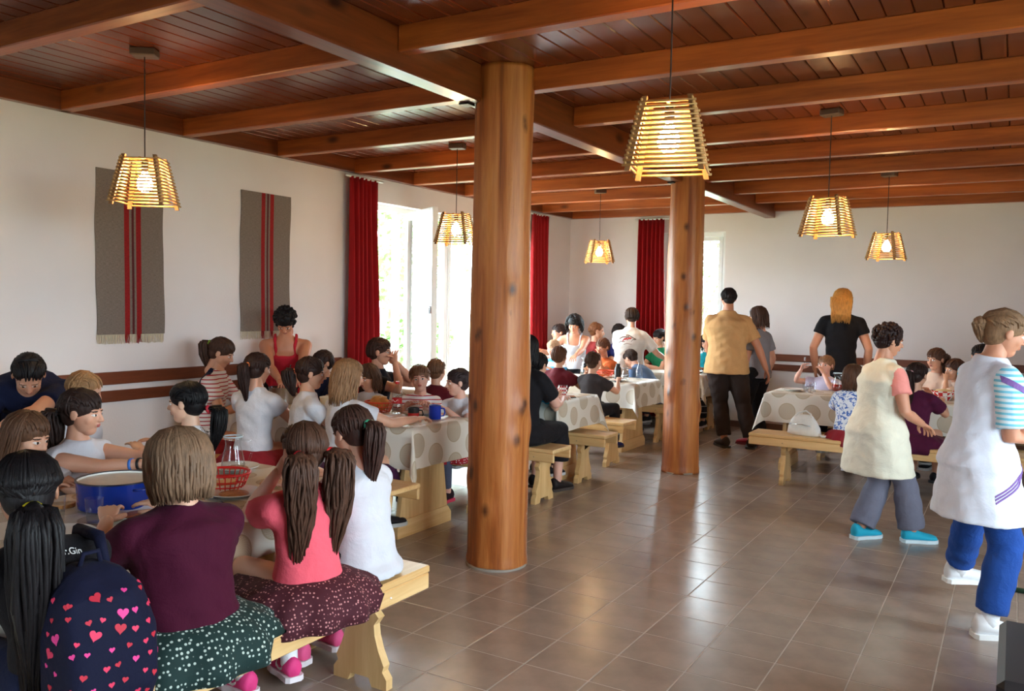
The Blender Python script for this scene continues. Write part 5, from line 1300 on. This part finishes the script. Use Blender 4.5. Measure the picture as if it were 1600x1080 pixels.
# nearest table
pt = lathe_obj('stew_pot', 'wide dark blue enamel pot with white inside on the nearest table', 'pot', -3.07, 2.07, TT, [('outside', [(.001, 0), (.135, 0), (.145, .008), (.152, .115), (.149, .115), (.143, .01), (.001, .004)], BLUE_EN), ('inside', [(.001, .006), (.142, .011), (.1485, .1145), (.147, .1145), (.140, .014), (.001, .010)], plain('white enamel', (226, 224, 220), .2)), ('rim', [(.147, .113), (.155, .113), (.155, .118), (.147, .118)], plain('dark rim', (24, 26, 40), .3))])
m = MB(); m.lathe([(.001, .106), (.1475, .106), (.1475, .108), (.001, .109)], 28); m.build('soup', plain('pale soup', (226, 220, 208), .3, vary=.06, scale=40), pt, 'angle')
for s in (-1, 1):
    m = MB(); m.tube([(s*.148, -.03, .09), (s*.178, -.028, .092), (s*.178, .028, .092), (s*.148, .03, .09)], .005, 8); m.build('handle', BLUE_EN, pt, True)
tumbler('drinking glass beside the blue pot, in front of the aubergine shirt', -2.905, 1.865)
tumbler('drinking glass at the left of the blue pot', -3.04, 1.80, .4)
plate('plate with stew against the aubergine shirt', -2.85, 2.02, food=STEW); plate('empty plate below the blue pot, by the backpack girl', -2.82, 1.68)
plate('plate under the hands of the girl in white sleeveless top', -3.26, 2.42, food=STEW); plate('plate in front of the girl in coral pink', -2.84, 2.46, food=STEW); plate('plate in front of the girl with the mint hair tie', -2.85, 2.80, food=STEW); plate('plate in front of the leaf print girl', -3.27, 2.84, food=STEW)
pitcher('glass water pitcher near the red basket on the nearest table', -3.17, 2.74, .19, .35, rz=R(60))
basket('red plastic basket on the nearest table', -2.97, 2.52, REDPL)
bread_slice('bread slice lying in the red basket, flat', -2.97, 2.52, TT+.006, .4); bread_slice('bread slice leaning up in the red basket', -2.98, 2.535, TT+.021, 1.6)
bread_slice('bread slice left of the blue pot', -3.24, 1.94, TT, .9); bread_slice('bread slice right of the red basket', -2.80, 2.62, TT+.024, 2)
def spoon(label, x, y, z, rz):
    t = thing('spoon', label, 'spoon', (x, y, z), rz, 'steel spoons'); m = MB(); m.tube([(0, 0, .004), (0, .07, .006), (0, .13, .004)], [.0035, .0022, .003], 6); m.build('handle', M_STEEL, t, True)
    m = MB(); m.ball((0, .155, .004), (.019, .03, .004), 12, 7); m.build('bowl', M_STEEL, t, True); return t
spoon('steel spoon lying near the pink girl', -2.74, 2.33, TT, R(70)); spoon('steel spoon lying by the tumbler and pot', -2.80, 1.90, TT, R(20))
# second table
basket('orange red basket with a loaf on the second table', -4.14, 4.98, plain('orange red plastic', (220, 70, 36), .4))
t = thing('bread_loaf', 'brown bread loaf in the orange red basket', 'bread', (-4.14, 4.98, TT+.005)); m = MB()
m.loft([(Vector((-.085+.17*q, 0, .055)), 1, 1, Vector((0, 0, 1))) for q in (0, 1)], 4); m.v, m.f, m.m = [], [], []
m.ball((0, 0, .062), (.085, .062, .056), 22, 12); m.build('crust', BREAD, t, True)
for k in (-1, 0, 1):
    m = MB(); m.tube([(k*.035-.012, -.03, .108), (k*.035, 0, .117), (k*.035+.012, .03, .108)], .005, 6); m.build('score', CRUMB, t, True)
b = lathe_obj('water_bottle', 'clear plastic bottle with red label on the second table', 'bottle', -3.93, 4.93, TT, [('bottle', [(.001, 0), (.036, 0), (.04, .01), (.04, .075), (.036, .085), (.036, .13), (.04, .14), (.039, .165), (.015, .215), (.013, .235), (.0115, .235), (.0135, .215), (.037, .164), (.034, .13), (.034, .086), (.038, .074), (.038, .011), (.001, .004)], M_THIN), ('label_band', [(.0362, .088), (.0372, .088), (.0372, .128), (.0362, .128)], plain('red label', (206, 26, 34), .4)), ('cap', [(.001, .232), (.0155, .232), (.0155, .25), (.001, .25)], plain('red cap', (200, 30, 36), .4)), ('water', [(.001, .006), (.0375, .012), (.0375, .074), (.0335, .088), (.0335, .12), (.001, .12)], M_WATER)])
m = MB(); m.tube([(-.0372*math.sin(a), -.0376*math.cos(a), .108+.008*math.sin(a*6)) for a in [-.9+1.8*i/16 for i in range(17)]], .0022, 5); m.build('label_lettering', plain('white print', (235, 232, 230), .6), b, True)
mug('red and black mug at the corner of the second table', -3.66, 4.78, plain('black mug', (26, 30, 34), .3), band=plain('red glaze', (200, 40, 36), .3), rz=R(30)); mug('blue enamel mug on the second table', -3.58, 4.93, plain('cobalt enamel', (24, 60, 190), .2), .1, .044, rz=R(25))
plate('plate by the reaching arm on the second table', -3.80, 4.70, food=STEW); plate('stacked plate on the second table, front', -4.35, 4.68, food=STEW); plate('plate in front of the woman with glasses', -4.45, 5.0); plate('plate in front of the smiling girl', -3.80, 5.02)
lathe_obj('soup_tureen', 'beige soup tureen behind the bread on the second table', 'pot', -4.48, 4.86, TT, [('bowl', [(.001, 0), (.07, 0), (.11, .05), (.12, .1), (.116, .1), (.105, .05), (.001, .01)], plain('beige glaze', (206, 190, 160), .3)), ('soup', [(.001, .075), (.108, .075), (.108, .077), (.001, .078)], STEW)])
lathe_obj('soup_kettle', 'large steel pot served by the woman in red', 'pot', -5.08, 4.9, TT, [('kettle', [(.001, 0), (.11, 0), (.115, .13), (.118, .135), (.112, .135), (.108, .01), (.001, .006)], M_STEEL), ('soup', [(.001, .10), (.109, .10), (.109, .102), (.001, .103)], STEW)])
t = thing('ladle', 'steel ladle in the hands of the woman in red', 'ladle', (-5.06, 4.93, .86)); m = MB(); m.tube([(0, 0, 0), (-.02, .03, .1), (-.05, .08, .22)], .005, 6); m.build('handle', M_STEEL, t, True); m = MB(); m.ball((0, 0, -.015), (.035, .035, .025), 14, 8); m.build('scoop', M_STEEL, t, True)
tumbler('drinking glass in front of the looking-left girl', -3.7, 5.0)
# third table
mug('red and white checked mug on the third table', -3.60, 6.98, CHECK, .09, .042, rz=R(160))
t = thing('mobile_phone', 'black phone lying beside the checked mug', 'phone', (-3.46, 6.88, TT), R(35)); m = MB(); m.box(-.036, .036, -.072, .072, 0, .008, c=.003); m.build('case', M_BLACK, t); m = MB(); m.box(-.032, .032, -.066, .066, .008, .0085); m.build('screen', plain('phone screen', (12, 14, 18), .1), t)
tumbler('drinking glass left of the checked mug', -3.72, 6.85); plate('plate on the third table by the woman in black', -3.7, 6.62, food=STEW)
# fourth table
pitcher('glass pitcher between the boys on the fourth table', -4.32, 8.95, .22, .5); pitcher('low glass pitcher near the flask on the fourth table', -3.72, 8.72, .15, .4)
basket('orange basket with bread in front of the boy in orange', -4.13, 9.06, plain('orange red plastic', (220, 70, 36), .4)); bread_slice('bread slice in the basket before the boy in orange', -4.13, 9.06, TT+.006, 0); bread_slice('top bread slice before the boy in orange', -4.12, 9.05, TT+.022, .7)
lathe_obj('flask', 'black flask at the corner of the fourth table', 'flask', -3.74, 8.56, TT, [('flask', [(.001, 0), (.034, 0), (.036, .01), (.036, .15), (.03, .17), (.001, .17)], M_BLACK), ('cap', [(.001, .17), (.024, .17), (.024, .205), (.001, .207)], plain('dark cap', (40, 40, 44), .4))])
lathe_obj('carafe', 'clear glass bottle before the boy bent over his plate', 'bottle', -3.70, 9.08, TT, [('glass', [(.001, 0), (.036, 0), (.038, .01), (.038, .11), (.014, .17), (.013, .21), (.0115, .21), (.012, .17), (.036, .11), (.036, .012), (.001, .006)], M_THIN), ('water', [(.001, .008), (.0355, .013), (.0355, .09), (.001, .09)], M_WATER)])
plate('plate under the boy bent low', -4.0, 9.12, food=STEW); plate('plate before the charcoal shirt boy', -3.8, 8.66, food=STEW); plate('plate before the maroon shirt boy on the fourth table', -4.2, 8.68, food=STEW)
# farthest and right tables
plate('plate on the farthest table before the girl in teal', -3.5, 10.52); tumbler('drinking glass on the farthest table', -3.65, 10.4)
pitcher('glass pitcher of red juice on the right table', -1.53, 9.10, .2, .4, M_JUICE, rz=R(-40))
tumbler('left drinking glass of the pair before the fair child', -1.83, 9.02, .3); tumbler('right drinking glass of the pair before the fair child', -1.75, 8.98, .3)
plate('plate at the left corner of the right table', -1.95, 8.95); plate('plate before the flowered shirt girl', -1.3, 8.72, food=STEW); plate('plate before the burgundy dress girl', -.72, 8.75, food=STEW); spoon('steel spoon near the left corner of the right table', -1.72, 8.82, TT, R(60))
lathe_obj('serving_bowl', 'red bowl with white pattern on the right table', 'bowl', -.56, 9.05, TT, [('bowl', [(.001, 0), (.06, 0), (.11, .09), (.107, .09), (.056, .005), (.001, .005)], checks('red and white pattern', (190, 34, 40), (232, 226, 220), 26)), ('food', [(.001, .07), (.098, .072), (.06, .1), (.001, .11)], CRUMB)])
t = thing('fork', 'fork held by the fair child', 'fork', (-1.93, 9.32, .98), 0); m = MB(); m.tube([(0, 0, 0), (.02, 0, .09)], .003, 6); m.build('handle', M_STEEL, t, True); m = MB(); m.box(.012, .03, -.008, .008, .088, .13, c=.002); m.build('tines', M_STEEL, t)

# ---- handbag on the right bench
def handbag():
    t = thing('handbag', 'white leather handbag on the long pine bench', 'handbag', (-1.62, 8.0, BZ), R(-12)); mt = plain('white leather', (218, 216, 212), .45, vary=.06, scale=20, bump=.2)
    m = MB(); rs = []
    for q, w, d in ((0, .13, .05), (.06, .16, .065), (.4, .15, .06), (.75, .115, .04), (.95, .085, .02), (1, .06, .012)):
        rs.append([(math.copysign(abs(math.cos(a))**.7, math.cos(a))*w-.02*q, math.sin(a)*d+.02*q, .19*q) for a in [2*math.pi*j/24 for j in range(24)]])
    m.rings(rs); m.build('bag_body', mt, t, True)
    m = MB(); m.tube([(-.11, 0, .13), (-.07, .01, .20), (0, .02, .225), (.05, .01, .20), (.075, 0, .12)], .008, 8); m.build('handle', mt, t, True)
    m = MB(); m.tube([(.12, 0, .03), (.18, -.03, .012), (.24, .0, .012), (.27, .03, .012)], [.014, .012, .014, .012], 8); m.build('strap', mt, t, True)
    m = MB(); m.tube([(-.09, -.055, .10), (0, -.06, .105), (.08, -.052, .095)], .003, 6); m.build('zip', M_STEEL, t, True)
    m = MB(); m.ball((-.125, -.03, .10), .009, 8, 6); m.build('buckle', M_STEEL, t, True)
handbag()

# ---- lower right corner: vinyl-topped box, olive cushion, green frame
t = thing('storage_stool', 'wooden box stool with black vinyl top, bottom right corner', 'stool', (.30, 3.22, 0))
m = MB(); m.box(-.29, .29, -.30, .30, .05, .375, c=.006); m.build('box', wood('orange pine', (206, 140, 70), (168, 100, 44), 0, .4), t)
m = MB(); m.box(-.30, .30, -.31, .31, .376, .44, c=.012); m.build('skirt_band', plain('glossy black vinyl', (14, 15, 18), .15), t)
m = MB(); m.box(-.302, .302, -.312, .312, .44, .505, c=.022); m.build('cushion_top', plain('charcoal vinyl', (26, 23, 26), .5), t, False)
for sx in (-.24, .24):
    for sy in (-.25, .25):
        m = MB(); m.box(sx-.03, sx+.03, sy-.03, sy+.03, 0, .05); m.build('foot', M_BLACK, t)
t = thing('cushion_roll', 'olive green rounded cushion behind the black topped box', 'cushion', (.36, 3.98, 0)); m = MB()
m.loft([(Vector((0, 0, z)), a, b, Vector((0, 1, 0))) for z, a, b in ((0, .16, .14), (.05, .24, .2), (.25, .27, .22), (.38, .25, .2), (.44, .18, .15), (.455, .06, .05))], 26); m.build('cover', cloth('olive cloth', (112, 116, 84)), t, True)
m = MB(); m.box(-.06, -.02, -.215, -.20, .25, .40, c=.004); m.build('side_tab', plain('orange tab', (220, 150, 60), .6), t)
t = thing('metal_frame_table', 'dark green steel frame table at the right edge', 'table', (.55, 6.15, 0)); MG = plain('dark green steel', (14, 62, 44), .35)
for y in (-.5, .55):
    m = MB(); m.tube([(-.60, y, .015), (.3, y, .015)], .015, 8); m.build('runner', MG, t, True)
    for xx in (-.1, .28):
        m = MB(); m.tube([(xx, y, .02), (xx, y, .70)], .015, 8); m.build('upright', MG, t, True)
m = MB(); m.box(-.12, .32, -.55, .6, .70, .735, c=.005); m.build('top', M_PINE_Y, t)

# ------------------------------------------------------------------ outside the windows
g = MB(); g.box(-60, 60, -60, 70, -.6, -.15); tag(g.build('ground', plain('grass', (140, 146, 116), .9, vary=.3, scale=3)), kind='structure')
LEAF = plain('leaf', (112, 142, 84), .6, vary=.4, scale=4); BARK = plain('bark', (90, 72, 56), .9, vary=.3)
def tree(label, x, y, h, r, n, seed, cat='tree', name='garden_tree'):
    rg = np.random.default_rng(seed); t = thing(name, label, cat, (x, y, -.15))
    m = MB(); m.tube([(0, 0, 0), (.05*r, 0, h*.35), (0, .05*r, h*.8)], [.06*r+.03, .05*r+.02, .02], 8); m.build('trunk', BARK, t, True)
    c = MB()
    for _ in range(n):
        d = rg.normal(0, 1, 3); d /= np.linalg.norm(d); q = rg.uniform(.35, 1)**.5
        p = Vector((d[0]*r*q, d[1]*r*q, h*.62+d[2]*h*.38*q)); a = Vector(rg.normal(0, 1, 3)).normalized(); b = a.orthogonal().normalized(); s = rg.uniform(.06, .12)*(.6+.25*r)
        c.add([p-a*s, p+b*s*.5, p+a*s, p-b*s*.5], [(0, 1, 2, 3)])
    tag(c.build('foliage', LEAF, t), kind='stuff')
tree('leafy tree outside the open window, seen through the casement', -11.6, 12.6, 5.5, 2.0, 2600, 1)
tree('second leafy tree farther out beyond the window', -17.0, 21.0, 7.0, 3.0, 2600, 2)
tree('tree beyond the back wall window', -9.0, 27.0, 5.0, 2.0, 1500, 3)
tree('green shrub low outside the open window', -9.8, 12.9, 1.7, .7, 1200, 4, 'shrub', 'garden_shrub')
bpy.data.scenes.remove(TMPS)
